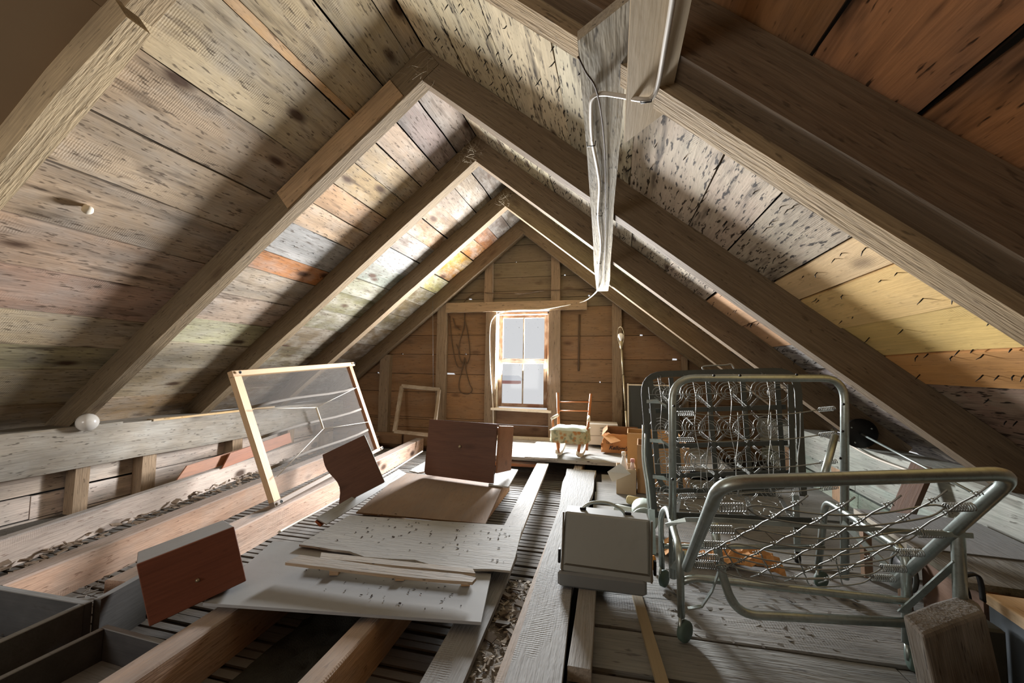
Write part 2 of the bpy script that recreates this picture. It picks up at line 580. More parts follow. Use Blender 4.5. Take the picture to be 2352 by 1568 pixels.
R_ = RAFY
roof_rows('L', R_[0] + .04, R_[1] + .04, [0, .101, .314, .545, .59, .95, 1.275, 1.57, 1.88, 2.17, 2.47, 2.74, 2.97, 3.33, 3.62],
          [c(*q) for q in ((186, 166, 134), (168, 150, 120), (158, 142, 114), (186, 146, 100), (168, 152, 126), (152, 134, 112), (158, 140, 116), (152, 134, 114), (158, 136, 116), (158, 132, 114), (172, 156, 130), (162, 150, 118), (150, 134, 106), (150, 128, 98))], M_ROOFL)
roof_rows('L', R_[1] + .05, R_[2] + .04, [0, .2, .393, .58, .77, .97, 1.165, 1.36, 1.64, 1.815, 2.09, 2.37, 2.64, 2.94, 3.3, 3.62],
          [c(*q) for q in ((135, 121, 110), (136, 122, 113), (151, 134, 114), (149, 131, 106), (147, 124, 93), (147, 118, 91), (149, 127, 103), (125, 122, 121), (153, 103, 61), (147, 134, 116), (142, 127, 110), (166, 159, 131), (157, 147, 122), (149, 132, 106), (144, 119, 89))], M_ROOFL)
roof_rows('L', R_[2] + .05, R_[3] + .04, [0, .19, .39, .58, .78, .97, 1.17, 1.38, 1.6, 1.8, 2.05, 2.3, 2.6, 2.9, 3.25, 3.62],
          [c(*q) for q in ((77, 69, 61), (101, 90, 77), (106, 95, 81), (108, 92, 73), (108, 84, 62), (106, 97, 88), (105, 106, 103), (104, 105, 94), (105, 103, 86), (101, 97, 71), (94, 88, 67), (92, 81, 63), (87, 77, 59), (88, 74, 56))], M_ROOFL)  # boards toned darker to offset the strong window light on this bay
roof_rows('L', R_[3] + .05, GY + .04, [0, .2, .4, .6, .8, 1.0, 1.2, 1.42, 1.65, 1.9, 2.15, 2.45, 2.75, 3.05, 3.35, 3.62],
          [c(*q) for q in ((68, 60, 52), (71, 61, 54), (106, 68, 38), (111, 74, 34), (115, 85, 26), (111, 75, 27), (96, 89, 55), (89, 79, 55), (86, 73, 50), (87, 75, 52), (81, 67, 46), (78, 63, 45))], M_ROOFL)  # bay nearest the window: colours lowered against its strong light
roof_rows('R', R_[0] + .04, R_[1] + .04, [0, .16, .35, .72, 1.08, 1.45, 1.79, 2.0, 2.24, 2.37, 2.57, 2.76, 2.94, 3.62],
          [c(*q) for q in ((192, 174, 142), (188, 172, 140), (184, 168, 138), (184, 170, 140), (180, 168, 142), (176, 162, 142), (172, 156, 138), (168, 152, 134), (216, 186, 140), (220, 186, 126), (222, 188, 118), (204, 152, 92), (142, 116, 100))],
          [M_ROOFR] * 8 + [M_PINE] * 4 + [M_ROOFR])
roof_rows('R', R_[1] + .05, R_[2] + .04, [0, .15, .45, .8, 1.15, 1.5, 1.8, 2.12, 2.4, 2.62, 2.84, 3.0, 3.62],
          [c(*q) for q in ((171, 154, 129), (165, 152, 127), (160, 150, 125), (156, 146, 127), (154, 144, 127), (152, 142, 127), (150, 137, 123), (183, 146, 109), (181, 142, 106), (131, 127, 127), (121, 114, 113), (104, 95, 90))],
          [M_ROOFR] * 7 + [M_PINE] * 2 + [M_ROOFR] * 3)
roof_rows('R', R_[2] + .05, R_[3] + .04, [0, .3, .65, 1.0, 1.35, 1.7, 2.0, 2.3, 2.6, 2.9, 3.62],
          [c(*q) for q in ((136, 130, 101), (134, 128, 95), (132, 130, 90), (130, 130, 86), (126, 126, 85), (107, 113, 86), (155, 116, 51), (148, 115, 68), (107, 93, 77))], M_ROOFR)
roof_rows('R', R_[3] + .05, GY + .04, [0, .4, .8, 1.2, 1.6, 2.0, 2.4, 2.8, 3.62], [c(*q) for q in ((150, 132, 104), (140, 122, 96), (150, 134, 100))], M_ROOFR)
# bay above and behind the camera
roof_rows('R', -2.2, R_[0] + .03, [0, .35, .75, 1.15, 1.5, 1.86, 2.085, 2.31, 2.6, 2.9, 3.62],
          [c(*q) for q in ((172, 134, 96), (172, 130, 92), (178, 132, 92), (188, 138, 94), (192, 140, 94), (206, 150, 104), (200, 142, 96), (170, 116, 80), (104, 78, 60), (80, 62, 52))], M_NEAR)
roof_rows('L', -2.2, R_[0] + .03, [0, .9, 2.3, 3.62], [c(172, 150, 122), c(172, 150, 122), c(168, 148, 122)], M_PANEL)
for s_, a_, b_ in ((1.862, -.2, .96), (2.088, -.4, .96)):
    P_ = RIDGE + dR * s_ + nR * .004
    plank('tar_paper_strip', P_ + V((0, a_, 0)), P_ + V((0, b_, 0)), .011, .006, nR + dR * .5, M_BLACK, ceiling, None, nx=6, wob=.012, warp=.008)
# outer skin so that no daylight passes between boards
for d, n, L in ((dL, nL, 3.75), (dR, nR, 3.75)):
    A = RIDGE + d * (L / 2 - .12) - n * .03
    plank('roof_underlay', A + V((0, -2.3, 0)), A + V((0, 5.02, 0)), L, .02, n, M_DARK, ceiling, c(40, 34, 28), nx=1)


def rafter(side, y, s0, s1, col, drop=0.0, dd=(0, 0)):
    """rafter: its underside runs from s0 to s1 down the slope; front face towards -y at y"""
    d, n = (dL, nL) if side == 'L' else (dR, nR)
    base = V((XR, y + RT / 2, ZR))
    A = base + d * s0 + n * (drop + dd[0])
    B = base + d * s1 + n * (drop + dd[1])
    depth = RV * math.cos(math.atan(ML)) + drop
    return plank('rafter', A, B, RT, depth, n, M_RAFT, ceiling, col, nx=7, wob=.010, warp=0)


RC = c(106, 90, 70)
for i, y in enumerate(RAFY):
    if i > 0:
        rafter('L', y, -.125, 3.45, jit(RC))
        rafter('R', y, -.125, 3.42, jit(RC))
rafter('L', RAFY[0] - .02, .72, 3.3, c(176, 156, 124), drop=-.01, dd=(-.02, -.02))
rafter('L', RAFY[0] - .02, -.125, .70, c(160, 140, 110), drop=-.05)
rafter('R', RAFY[0], -.125, 3.42, c(160, 138, 106), dd=(-.03, .045))
rafter('R', RAFY[0] - .09, -.125, 3.42, c(110, 92, 72), drop=-.03, dd=(-.03, .045))
rafter('L', -.15, -.125, 3.45, RC)
rafter('R', -.15, -.125, 3.42, RC)
# splice plates on rafter 1 left
B0 = V((XR, RAFY[1] - .012, ZR + .10)) + dL * .2
plank('splice_plate', B0, B0 + dL * .95, .135, .02, (0, -1, 0), M_RAFT, ceiling, c(160, 132, 100), nx=2, wob=.004)
# long beam slung under the rafters, and the painted runner board that laps it
bn = at(1381, 66, Z=1.60)
bf = at(1381, 668, Z=1.60)
bn.y = .88
beam = plank('tie_beam', (-.022, .86, 1.60), (-.105, 3.95, 1.60), .108, .024, (0, 0, -1), M_PLATE, ceiling, c(168, 158, 138), nx=6, wob=.012, skew=(-.09, 0))
plank('runner_board', (.09, -1.6, 1.53), (.085, 1.17, 1.53), .108, .028, (0, 0, -1), M_SMOOTH, ceiling, c(186, 166, 134), nx=2, skew=(0, -.14))

# nail tips that come through the right-hand roof boards
nb = MB()


def nail_tip(P, n, L, r=.0022):
    bend = V((random.uniform(-.5, .5), random.uniform(-.7, .7), random.uniform(-.4, .2)))
    q = P + n * L * .55
    e = q + (n + bend * 1.6).normalized() * L * .55
    nb.tube([P, q, e], [r, r, r * .35], 4)


for i in range(520):
    y = random.choice([random.uniform(1.1, 2.0), random.uniform(2.15, 2.95), random.uniform(3.05, 3.85)])
    s = random.uniform(.2, 3.1)
    s = round(s / .12) * .12 + random.uniform(-.015, .015)
    y += 0
    P = RIDGE + dR * s + V((0, y, 0))
    nail_tip(P, nR, random.uniform(.012, .030))
for i in range(60):
    y = random.choice([random.uniform(2.15, 2.95), random.uniform(3.05, 3.85)])
    P = RIDGE + dL * (round(random.uniform(.2, 3.) / .19) * .19) + V((0, y, 0))
    nail_tip(P, nL, random.uniform(.008, .016))
o = nb.build('nail_tips', M_BLACK, ceiling)
o['kind'] = 'stuff'

# ---- gable wall
wall_back = struct('wall_back', (XR, GY, 0))
GM = MX(((1, 0, 0, 0), (0, 0, -1, GY), (0, 1, 0, 0), (0, 0, 0, 1)))   # local x=X, y=Z, z towards the room


def zat(x, y): return at(x, y, Y=GY).z
def xat(x, y): return at(x, y, Y=GY).x


def xl(z): return XR - (ZR + .2 - z) / ML
def xrr(z): return XR + (ZR + .2 - z) / MR


WX0, WX1, WZ0, WZ1 = -1.405, -.735, .375, 1.545
leaks = []   # (x, z, w, h)
for (px_, py_, w, h) in ((1033, 862, .125, .016), (1080, 684, .04, .014), (1353, 677, .022, .018), (1297, 634, .02, .016), (1473, 770, .03, .014), (1550, 828, .05, .016), (833, 857, .018, .014), (867, 858, .03, .012), (1185, 602, .012, .01), (1029, 725, .016, .014), (1069, 817, .014, .014), (923, 812, .016, .012), (1623, 855, .03, .016), (1378, 879, .014, .012), (910, 770, .16, .005)):
    leaks.append((xat(px_, py_), zat(px_, py_), w, h))


def gable_boards(zs, xa, xb, colb):
    """rows of boards between heights zs; xa(z), xb(z) give the ends; slots are left where daylight leaks in"""
    for i in range(len(zs) - 1):
        z0, z1 = zs[i], zs[i + 1] - .005
        bot = [(xa(z0), z0)]
        ls = sorted([l for l in leaks if abs(l[1] - z0) < .03 and xa(z0) + .05 < l[0] < xb(z0) - .05])
        for (x, z, w, h) in ls:
            bot += [(x - w / 2, z0), (x - w / 2, z0 + h), (x + w / 2, z0 + h * .8), (x + w / 2, z0)]
        top = [(xb(z1), z1), (xa(z1), z1)]
        if xb(z1) - xa(z1) < .02:
            top = [((xb(z1) + xa(z1)) / 2, z1)]
        pr = prism('wall_board', bot + [(xb(z0), z0)] + top, .022, GM, M_GABLE, wall_back, jit(colb, .14))


GC = c(122, 93, 65)
lsd = lambda z: xl(z) - .02
rsd = lambda z: xrr(z) + .02
zl = [-.2, -.02, .11, .237] + [zat(930, y) for y in (960, 898, 857, 812.5, 770)] + [WZ1 + .06]
zl = sorted(zl)
gable_boards(zl, lsd, lambda z: WX0 - .02, GC)
zrw = sorted([-.2, .02, .16] + [zat(1335, y) for y in (966, 920, 877, 824.5, 771)] + [WZ1 + .06])
gable_boards(zrw, lambda z: WX1 + .02, rsd, c(116, 91, 66))
gable_boards([-.2, zat(1200, 1004), zat(1200, 976), WZ0 + .004], lambda z: WX0 - .015, lambda z: WX1 + .015, c(108, 84, 66))
zu = [WZ1 + .06] + [zat(1200, y) for y in (684, 667.5, 636, 601, 562)] + [2.62]
gable_boards(sorted(zu), lsd, rsd, c(104, 92, 72))
# outer siding: covers the seams but leaves the leaking slots open
zall = sorted(set([round(z, 4) for z in zl + zrw + zu]))
def siding(x0, x1, z0, z1):
    prism('siding_backing', [(x0, z0), (x1, z0), (x1, z1), (x0, z1)], .01, GM @ MX.Translation((0, 0, -.024)), M_DARK, wall_back, c(60, 46, 34))


for zz in zall:
    x0, x1 = max(lsd(max(zz, .3)), -4.2), min(rsd(max(zz, .3)), 2.2)
    cuts = sorted([(l[0] - l[2] / 2, l[0] + l[2] / 2) for l in leaks if abs(l[1] - zz) < .03])
    if zz < WZ1 and zz > WZ0: cuts = sorted(cuts + [(WX0, WX1)])
    if zz > 2.5: continue
    cur = x0
    for a, b in cuts:
        if a > cur: siding(cur, a, zz - .02, zz + .02)
        cur = max(cur, b)
    if x1 > cur: siding(cur, x1, zz - .02, zz + .02)


def gstud(px0, px1, py, z0, z1, dep, col, lean=0.0):
    x0, x1 = xat(px0, py), xat(px1, py)
    x = (x0 + x1) / 2
    plank('stud', (x - lean, GY - dep, z0), (x + lean, GY - dep, z1), x1 - x0, dep, (0, -1, 0), M_RAFT, wall_back, col, nx=4, wob=.008)


SCOL = c(122, 104, 84)
gstud(877, 899, 900, -.05, 1.02, .07, SCOL)
gstud(1007, 1028, 830, -.05, 1.69, .07, SCOL)
gstud(1116, 1133, 660, 1.66, 2.2, .06, SCOL)
gstud(1268, 1288, 640, 1.66, 2.27, .07, SCOL)
gstud(1117, 1141, 850, -.05, 1.58, .06, SCOL)
gstud(1262, 1288, 850, -.05, 1.62, .07, c(132, 114, 96))
gstud(1406, 1428, 830, -.05, 1.70, .08, SCOL)
gstud(1565, 1578, 835, -.05, 1.02, .06, SCOL)
hx0, hx1 = xat(1030, 708), xat(1349, 703)
plank('header', (hx0, GY - .085, 1.61), (hx1, GY - .085, 1.61), .115, .05, (0, -1, 0), M_RAFT, wall_back, c(146, 124, 98), nx=3, wob=.01)
# masonry at the foot of the gable, left
for k, (x, w, h) in enumerate(((-3.0, .42, .16), (-2.56, .40, .19), (-2.14, .34, .17), (-3.38, .34, .15))):
    box('sill_stone', (w, .12, h), MX.Translation((x, GY - .13, -.12)), M_STONE, wall_back, None, bev=.03)

# ---- window
win = struct('window_1', ((WX0 + WX1) / 2, GY, WZ0))
WF = c(104, 80, 60)


def wbar(name, x0, z0, x1, z1, w, y, t, par, mat=None, col=None):
    return plank(name, (x0, y, z0), (x1, y, z1), w, t, (0, -1, 0), mat or M_OLDPAINT, par, col or WF, nx=1)


fr = wbar('window_frame', WX0 + .015, WZ0, WX0 + .015, WZ1, .03, GY - .02, .10, win, M_WHITEP)
wbar('window_frame', WX1 - .015, WZ0, WX1 - .015, WZ1, .03, GY - .02, .10, win)
wbar('window_frame', WX0, WZ1 - .012, WX1, WZ1 - .012, .028, GY - .02, .10, win)
plank('window_sill', (WX0 - .02, GY - .06, WZ0 + .02), (WX1 + .03, GY - .06, WZ0 + .01), .10, .025, (0, 0, 1), M_WHITEP, win, None, nx=1)
zu0, zu1 = zat(1200, 833), WZ1 - .03
zlo = WZ0 + .03
xa_, xb_ = WX0 + .035, WX1 - .035
for nm, z0, z1, y, tb, bb in (('upper_sash', zu0, zu1, GY + .035, .035, .05), ('lower_sash', zlo, zu0 + .05, GY + .005, .06, .04)):
    s = wbar(nm, xa_ + .02, z0, xa_ + .02, z1, .045, y, .03, win)
    wbar('sash_stile', xb_ - .02, z0, xb_ - .02, z1, .045, y, .03, s)
    wbar('sash_rail', xa_ + .04, z1 - tb / 2, xb_ - .04, z1 - tb / 2, tb, y, .03, s, None, c(120, 100, 82) if nm == 'lower_sash' else WF)
    wbar('sash_rail', xa_ + .04, z0 + bb / 2, xb_ - .04, z0 + bb / 2, bb, y, .03, s, None, c(110, 80, 66))
    xm = (xa_ + xb_) / 2 + .003
    wbar('muntin', xm, z0 + bb, xm, z1 - tb, .016, y + .004, .008, s, None, c(96, 86, 70))
    for q0, q1 in ((xa_ + .04, xm), (xm, xb_ - .04)):
        prism('pane', [(q0, z0 + bb - .005), (q1, z0 + bb - .005), (q1, z1 - tb + .005), (q0, z1 - tb + .005)], .003,
              MX(((1, 0, 0, 0), (0, 0, -1, y + .012), (0, 1, 0, 0), (0, 0, 0, 1))), M_GLASS, s)

# ---- knee wall left
wall_left = struct('wall_left', (-3.6, 2.4, 0))
plank('plate_beam', (-3.50, -2.0, .285), (-3.50, 4.85, .285), .265, .28, (1, 0, 0), M_PLATE, wall_left, c(146, 138, 126), nx=14, wob=.018)
plank('plate_splinter', (-3.53, 1.0, .425), (-3.53, 2.3, .43), .05, .012, (0, .1, 1), M_PLATE, wall_left, c(150, 140, 124), nx=3, wob=.02)
plank('plate_splinter', (-3.52, 2.5, .425), (-3.52, 3.7, .43), .06, .016, (0, 0, 1), M_PLATE, wall_left, c(190, 160, 116), nx=4, wob=.03)
for (py_, w, dep) in ((1.2, .08, .09), (2.10, .08, .09), (2.52, .10, .10), (3.30, .11, .10), (3.98, .10, .09), (4.5, .09, .09)):
    plank('stud', (-3.53, py_, -.3), (-3.53, py_, .2), w, dep, (1, 0, 0), M_RAFT, wall_left, c(156, 134, 110), nx=2, wob=.004)
for k in range(4):
    z0 = -.30 + .155 * k
    ys = [-2.0, 1.9, 3.3, 4.85] if k % 2 else [-2.0, 2.6, 4.85]
    for a, b in zip(ys[:-1], ys[1:]):
        plank('wall_board', (-3.63, a, z0 + .07), (-3.63, b - .006, z0 + .075), .146, .02, (1, 0, 0), M_PLATE, wall_left, jit(c(206, 190, 176)), nx=3, wob=.006)
plank('wall_backing', (-3.80, -2.2, -.1), (-3.80, 5.0, -.1), 1.0, .02, (1, 0, 0), M_DARK, wall_left, None, nx=1)

# ---- knee wall right
wall_right = struct('wall_right', (1.5, 2.4, 0))
plank('plate_beam', (1.45, -2.0, .31), (1.45, 4.85, .31), .19, .20, (-1, 0, 0), M_PLATE, wall_right, c(140, 144, 136), nx=14, wob=.02)
for (z0, w, cc, x) in ((.135, .13, c(140, 150, 140), 1.47), (.0, .12, c(128, 142, 130), 1.48), (-.12, .10, c(96, 94, 82), 1.5)):
    ys = [-2.0, 1.35, 3.1, 4.85]
    for a, b in zip(ys[:-1], ys[1:]):
        plank('wall_board', (x, a, z0 + w / 2 - .02), (x, b - .006, z0 + w / 2 - .02), w - .008, .025, (-1, .0, .05), M_PLATE, wall_right, jit(cc, .12), nx=4, wob=.008)
for y in (2.62, 3.3, 4.1):
    plank('stud', (1.455, y, -.1), (1.455, y, .23), .12, .04, (-1, 0, 0), M_RAFT, wall_right, c(160, 132, 106), nx=2, wob=.004)
plank('wall_backing', (1.66, -2.2, -.1), (1.66, 5.0, -.1), 1.0, .02, (-1, 0, 0), M_DARK, wall_right, None, nx=1)

# ---- closing wall behind the camera
wall_front = struct('wall_front', (XR, -2.4, 0))
for k in range(9):
    z = -.3 + k * .33
    plank('wall_board', (-4.3, -2.4, z + .16), (2.2, -2.4, z + .16), .32, .02, (0, 1, 0), M_GABLE, wall_front, jit(c(170, 140, 108)), nx=1)

# ---- floor: slab of the ceiling below, laths, joists, planks
floor = struct('floor', (-1, 2.4, 0))
prism('plaster_ceiling', [(-3.8, -2.4), (1.6, -2.4), (1.6, 4.95), (-3.8, 4.95)], .03, MX.Translation((0, 0, -.165)), M_PLASTER, floor)
lm = None
y = .35
while y < 4.7:
    xx0, xx1 = -3.45, -.05
    a = V((xx0, y + random.uniform(-.004, .004), -.150))
    b = V((xx1, y + random.uniform(-.012, .012), -.150))
    plank('lath', a, b, .034 * random.uniform(.9, 1.1), .008, (0, random.uniform(-.05, .05), 1), M_LATH, floor, jit(c(96, 90, 82), .25), nx=2, wob=.004)
    y += .0475


def gl(p0, p1, ya, yb):
    """extend the line p0-p1 to given depths"""
    d = (p1 - p0) / (p1.y - p0.y)
    return p0 + d * (ya - p0.y), p0 + d * (yb - p0.y)


def joist(P, Q, ya, yb, w, dep, col, mat=M_JOIST):
    A, B = gl(P, Q, ya, yb)
    s = V((-1, 0, 0)) * (w / 2)
    A.z = B.z = 0
    return plank('joist', A + s, B + s, w, dep, (0, 0, 1), mat, floor, col, nx=6, wob=.006, ch=.006)


JCOL = c(206, 172, 142)
joist(at(0, 1241, Z=0), at(592, 1047, Z=0), -.5, 4.72, .06, .15, c(196, 180, 168))
joist(at(0, 1347, Z=0), at(699, 1068, Z=0), 1.125, 4.72, .10, .15, c(176, 144, 122))
joist(at(600, 1187, Z=0), at(975, 1005, Z=0), 1.27, 4.72, .10, .15, c(190, 160, 140))
joist(at(300, 1568, Z=0), at(550, 1398, Z=0), -.5, 3.4, .09, .15, c(170, 140, 116))
joist(at(742, 1568, Z=0), at(866, 1428, Z=0), -.5, 3.4, .001 + .07, .15, c(184, 146, 108))
joist(V((-.25, 1, 0)), V((-.27, 3, 0)), -.5, 4.7, .07, .15, c(160, 136, 112))
plank('shaded_joist_end', (-1.755, 1.115, .03), (-1.80, 1.30, .03), .026, .18, (0, 0, 1), M_GREYBOX, floor, c(80, 79, 77), nx=1)  # dark board added in place of the joist's shaded near end
# debris between the first two joists
def chips(name, n, fn, smin, smax, cols, par, mat=M_BARK, flat=.3):
    b = MB()
    for i in range(n):
        P = fn()
        s = random.uniform(smin, smax)
        a = random.uniform(0, PI)
        ux = V((math.cos(a), math.sin(a), random.uniform(-.25, .25)))
        uy = V((-math.sin(a), math.cos(a), random.uniform(-.3, .3))) * random.uniform(.15, .6)
        uz = V((0, 0, 1)) * flat * random.uniform(.1, .5)
        pts = [P + ux * s * x + uy * s * yy + uz * s * z for z in (0, 1) for yy in (-.5, .5) for x in (-.5, .5)]
        b.add(pts, [(0, 2, 3, 1), (4, 5, 7, 6), (0, 1, 5, 4), (2, 6, 7, 3), (0, 4, 6, 2), (1, 3, 7, 5)])
    o = b.build(name, mat, par, smooth=False, col=cols)
    o['kind'] = 'stuff'
    return o


def between(ya, yb, P, Q, R, S, z, spread=1.0):
    def f():
        y = random.uniform(ya, yb)
        a, _ = gl(P, Q, y, y + 1)
        b, _ = gl(R, S, y, y + 1)
        t = random.random() * spread
        return V((a.x + (b.x - a.x) * t, y, z + random.uniform(0, .02)))
    return f


chips('bark_litter', 900, between(.9, 4.4, at(0, 1241, Z=0), at(592, 1047, Z=0), at(0, 1310, Z=0), at(660, 1075, Z=0), -.135), .015, .06, c(128, 112, 96), floor)
chips('bark_litter', 260, between(1.0, 2.2, at(0, 1360, Z=0), at(699, 1075, Z=0), at(100, 1370, Z=0), at(760, 1090, Z=0), -.135), .008, .03, c(110, 104, 98), floor)

# dusty plaster and litter bed between the two long boards
def bed(name, fn, nx_, ny_, amp, mat):
    vs, fs = [], []
    for j in range(ny_ + 1):
        for i in range(nx_ + 1):
            P = fn(i / nx_, j / ny_)
            P = V((P[0], P[1], P[2] + amp * NZ.noise(V((P[0] * 22, P[1] * 22, 1.3))) + amp * .5 * NZ.noise(V((P[0] * 70, P[1] * 70, 4)))))
            vs.append(P)
    for j in range(ny_):
        for i in range(nx_):
            a = j * (nx_ + 1) + i
            fs.append((a, a + 1, a + nx_ + 2, a + nx_ + 1))
    return MB().add(vs, fs).build(name, mat, floor)


o = bed('dark_void_bed', lambda u, v: (-1.17 + .36 * u, .35 + 1.5 * v, -.128), 14, 50, .02, plain('void_shade', c(46, 46, 40), .98, nz=.5, nscale=40, bump=1.0))  # dark bed standing for the shade in the void below the sheet
o['kind'] = 'stuff'
# right-hand floor: boards across the joists
FC = [c(122, 122, 118), c(116, 116, 112), c(128, 128, 124), c(120, 116, 108), c(110, 106, 98), c(122, 121, 116)]
fy = [.30, .52, .74, .96, 1.125, 1.27, 1.475, 1.695, 1.90, 2.10, 2.32, 2.55, 2.80, 3.05, 3.32, 3.60]
for i in range(len(fy) - 1):
    a, b = fy[i], fy[i + 1]
    gap = .012 if i in (4, 5, 6) else .006
    sl = .035
    x0 = -.13 if b < 3.4 else -.1
    dz = random.uniform(-.012, 0.0)
    cuts = [x0, .45, 1.5] if i in (7, 9, 12) else [x0, .80, 1.5] if i in (5, 10) else [x0, 1.5]
    for q0, q1 in zip(cuts[:-1], cuts[1:]):
        plank('floor_plank', (q0, (a + b) / 2 + sl * (q0 + .1) , dz), (q1 - .004, (a + b) / 2 + sl * (q1 + .1), dz), b - a - gap, .028, (0, 0, 1), M_FLOOR, floor, jit(FC[i % 6], .12), nx=6, wob=.010, warp=.004)
prism('subfloor', [(-.2, .2), (1.55, .2), (1.55, 4.9), (-.2, 4.9)], .02, MX.Translation((0, 0, -.06)), M_DARK, floor)
# raised boards in front of the gable
gy = [3.76, 4.04, 4.32, 4.55, 4.70]
for i in range(4):
    a, b = gy[i], gy[i + 1]
    plank('floor_plank', (-1.35, (a + b) / 2, .05), (.95, (a + b) / 2 + .05, .05), b - a - .01, .03, (0, 0, 1), M_FLOOR, floor, jit(c(166, 165, 160)), nx=4, wob=.006)
plank('floor_plank', (-1.36, 4.745, .075), (-.45, 4.78, .075), .07, .05, (0, 0, 1), M_WHITEP, floor, None, nx=2)
plank('floor_plank', (-1.32, 3.76, .0), (-.62, 3.8, .0), .05, .03, (0, -.3, 1), M_JOIST, floor, c(170, 110, 66), nx=2)
plank('floor_plank', (-.64, 3.72, .07), (-.68, 4.55, .07), .30, .018, (0, 0, 1), M_FLOOR, floor, c(190, 190, 184), nx=3, wob=.005)

o = bed('dust_bed', lambda u, v: (-.46 + .24 * u + .02 * v, 1.16 + .62 * v, -.05), 30, 70, .012, M_DUST)
o['kind'] = 'stuff'
chips('plaster_crumbs', 500, lambda: V((random.uniform(-.44, -.24), 1.2 + .58 * random.random() ** .8, -.045)), .004, .022, c(150, 142, 130), floor, flat=.6)
chips('bark_strips', 46, lambda: V((random.uniform(-.42, -.25), random.uniform(1.3, 1.7), -.035)), .02, .05, c(92, 82, 70), floor, flat=.3)
plank('batten', at(1085, 1535, Z=-.06), at(1172, 1552, Z=-.06), .03, .03, (0, 0, 1), M_JOIST, floor, c(178, 138, 92), nx=2)

# ================================================================== LOOSE BOARDS AND SHEETS
ZP = .03
G_PL = 'loose planks laid along the attic'


def board_px(name, pts, z, t, mat, col, label, cat, group=None, M=None):
    """flat board from its four corners on the plane z"""
    P = [at(x, y, Z=z) if not isinstance(x, V) else x for x, y in pts]
    P = [V((p.x, p.y, z)) for p in P]
    e = P[1] - P[0]
    Lx = (P[-1] - P[0])
    if Lx.length > e.length: ax = Lx
    else: ax = e
    Mx = frame(P[0], ax, (0, 0, 1))
    Mi = Mx.inverted()
    ol = [((Mi @ p).x, (Mi @ p).y) for p in P]
    area2 = sum(ol[i][0] * ol[(i + 1) % len(ol)][1] - ol[(i + 1) % len(ol)][0] * ol[i][1] for i in range(len(ol)))
    if area2 < 0: ol = ol[::-1]
    o = prism(name, ol, t, Mx, mat, None, col)
    tag(o, label, cat, group)
    return o


# long planks running away from the camera
o = plank('sawn_plank', (-.195, .55, .034), (-.268, 3.52, .034), .145, .034, (0, 0, 1), M_PLANKD, None, c(168, 169, 168), nx=14, wob=.012, warp=.004)
for v in o.data.vertices:
    if v.co.x > 1.9: v.co.y *= 1 + .55 * min(1, (v.co.x - 1.9) / .5)
tag(o, 'widest rough sawn plank, pale with saw ripples, running under the beige case', 'plank')
o = plank('narrow_plank', (-.094, 1.195, .045), (-.104, 2.0, .045), .062, .040, (0, 0, 1), M_PLANKD, None, c(150, 138, 120), nx=3, wob=.002, ch=.002)
tag(o, 'short narrow plank with a square sawn end beside the widest plank', 'plank')
o = plank('batten', (.139, 1.10, .014), (.075, 1.74, .014), .034, .014, (0, 0, 1), M_SMOOTH, None, c(150, 134, 104), nx=3, wob=.002)
tag(o, 'thin wooden batten lying aslant on the floor in front of the case', 'batten')
o = plank('pale_plank', (-.50, 1.95, .028), (-.617, 3.70, .028), .105, .02, (0, 0, 1), M_PLANKD, None, c(178, 172, 164), nx=4, wob=.004)
tag(o, 'pale straight plank lying over the laths right of the dark cabinet', 'plank')
o = plank('dark_plank', (-.45, .80, -.012), (-.50, 1.95, -.012), .115, .02, (0, 0, 1), M_PLANKD, None, c(104, 100, 94), nx=4, wob=.004)
tag(o, 'dark grey dusty plank below the corner of the big grey sheet', 'plank')

# sheets
board_px('fibreboard_sheet', [(626, 1243), (466, 1384), (1105, 1428), (1128, 1318), (900, 1255)], .028, .010, M_SHEET, None,
         'large smooth grey fibreboard sheet lying over the open joists', 'sheet')
WZ = .047
pw = [at(803, 1183, Z=WZ), at(687, 1250, Z=WZ)]
fe = [at(x, y, Z=WZ) for x, y in ((720, 1256), (760, 1262), (800, 1268), (840, 1276), (900, 1281), (950, 1288), (985, 1296), (1040, 1300), (1090, 1306), (1130, 1308), (1172, 1310))]
for i, p in enumerate(fe): p.y += random.uniform(-.012, .012) if i < 10 else 0
pl = pw + fe + [at(1183, 1280, Z=WZ), at(1200, 1208, Z=WZ)]
Mx = frame(pw[0], V((1, .06, 0)), (0, 0, 1))
o = prism('weathered_plywood', [((Mx.inverted() @ p).x, (Mx.inverted() @ p).y) for p in pl], .009, Mx, M_PLY, None, c(164, 162, 156))
tag(o, 'weathered grey plywood sheet with splintered front edge and scattered chips', 'sheet')
board_px('brown_plywood', [(818, 1176), (1115, 1202), (1157, 1112), (925, 1084)], .032, .008, M_PLYB, c(112, 84, 56),
         'brown plywood sheet lying under and in front of the dark cabinet', 'sheet')
board_px('short_board', [(1122, 1112), (1168, 1117), (1190, 1078), (1146, 1073)], .045, .010, M_PLANKD, c(170, 166, 158),
         'short pale board peeping out right of the dark cabinet', 'board')
board_px('loose_board', [(1010, 1076), (960, 1085), (940, 1080), (985, 1055)], .02, .010, M_PLANKD, c(168, 164, 156),
         'small pale board end left of the dark cabinet', 'board')
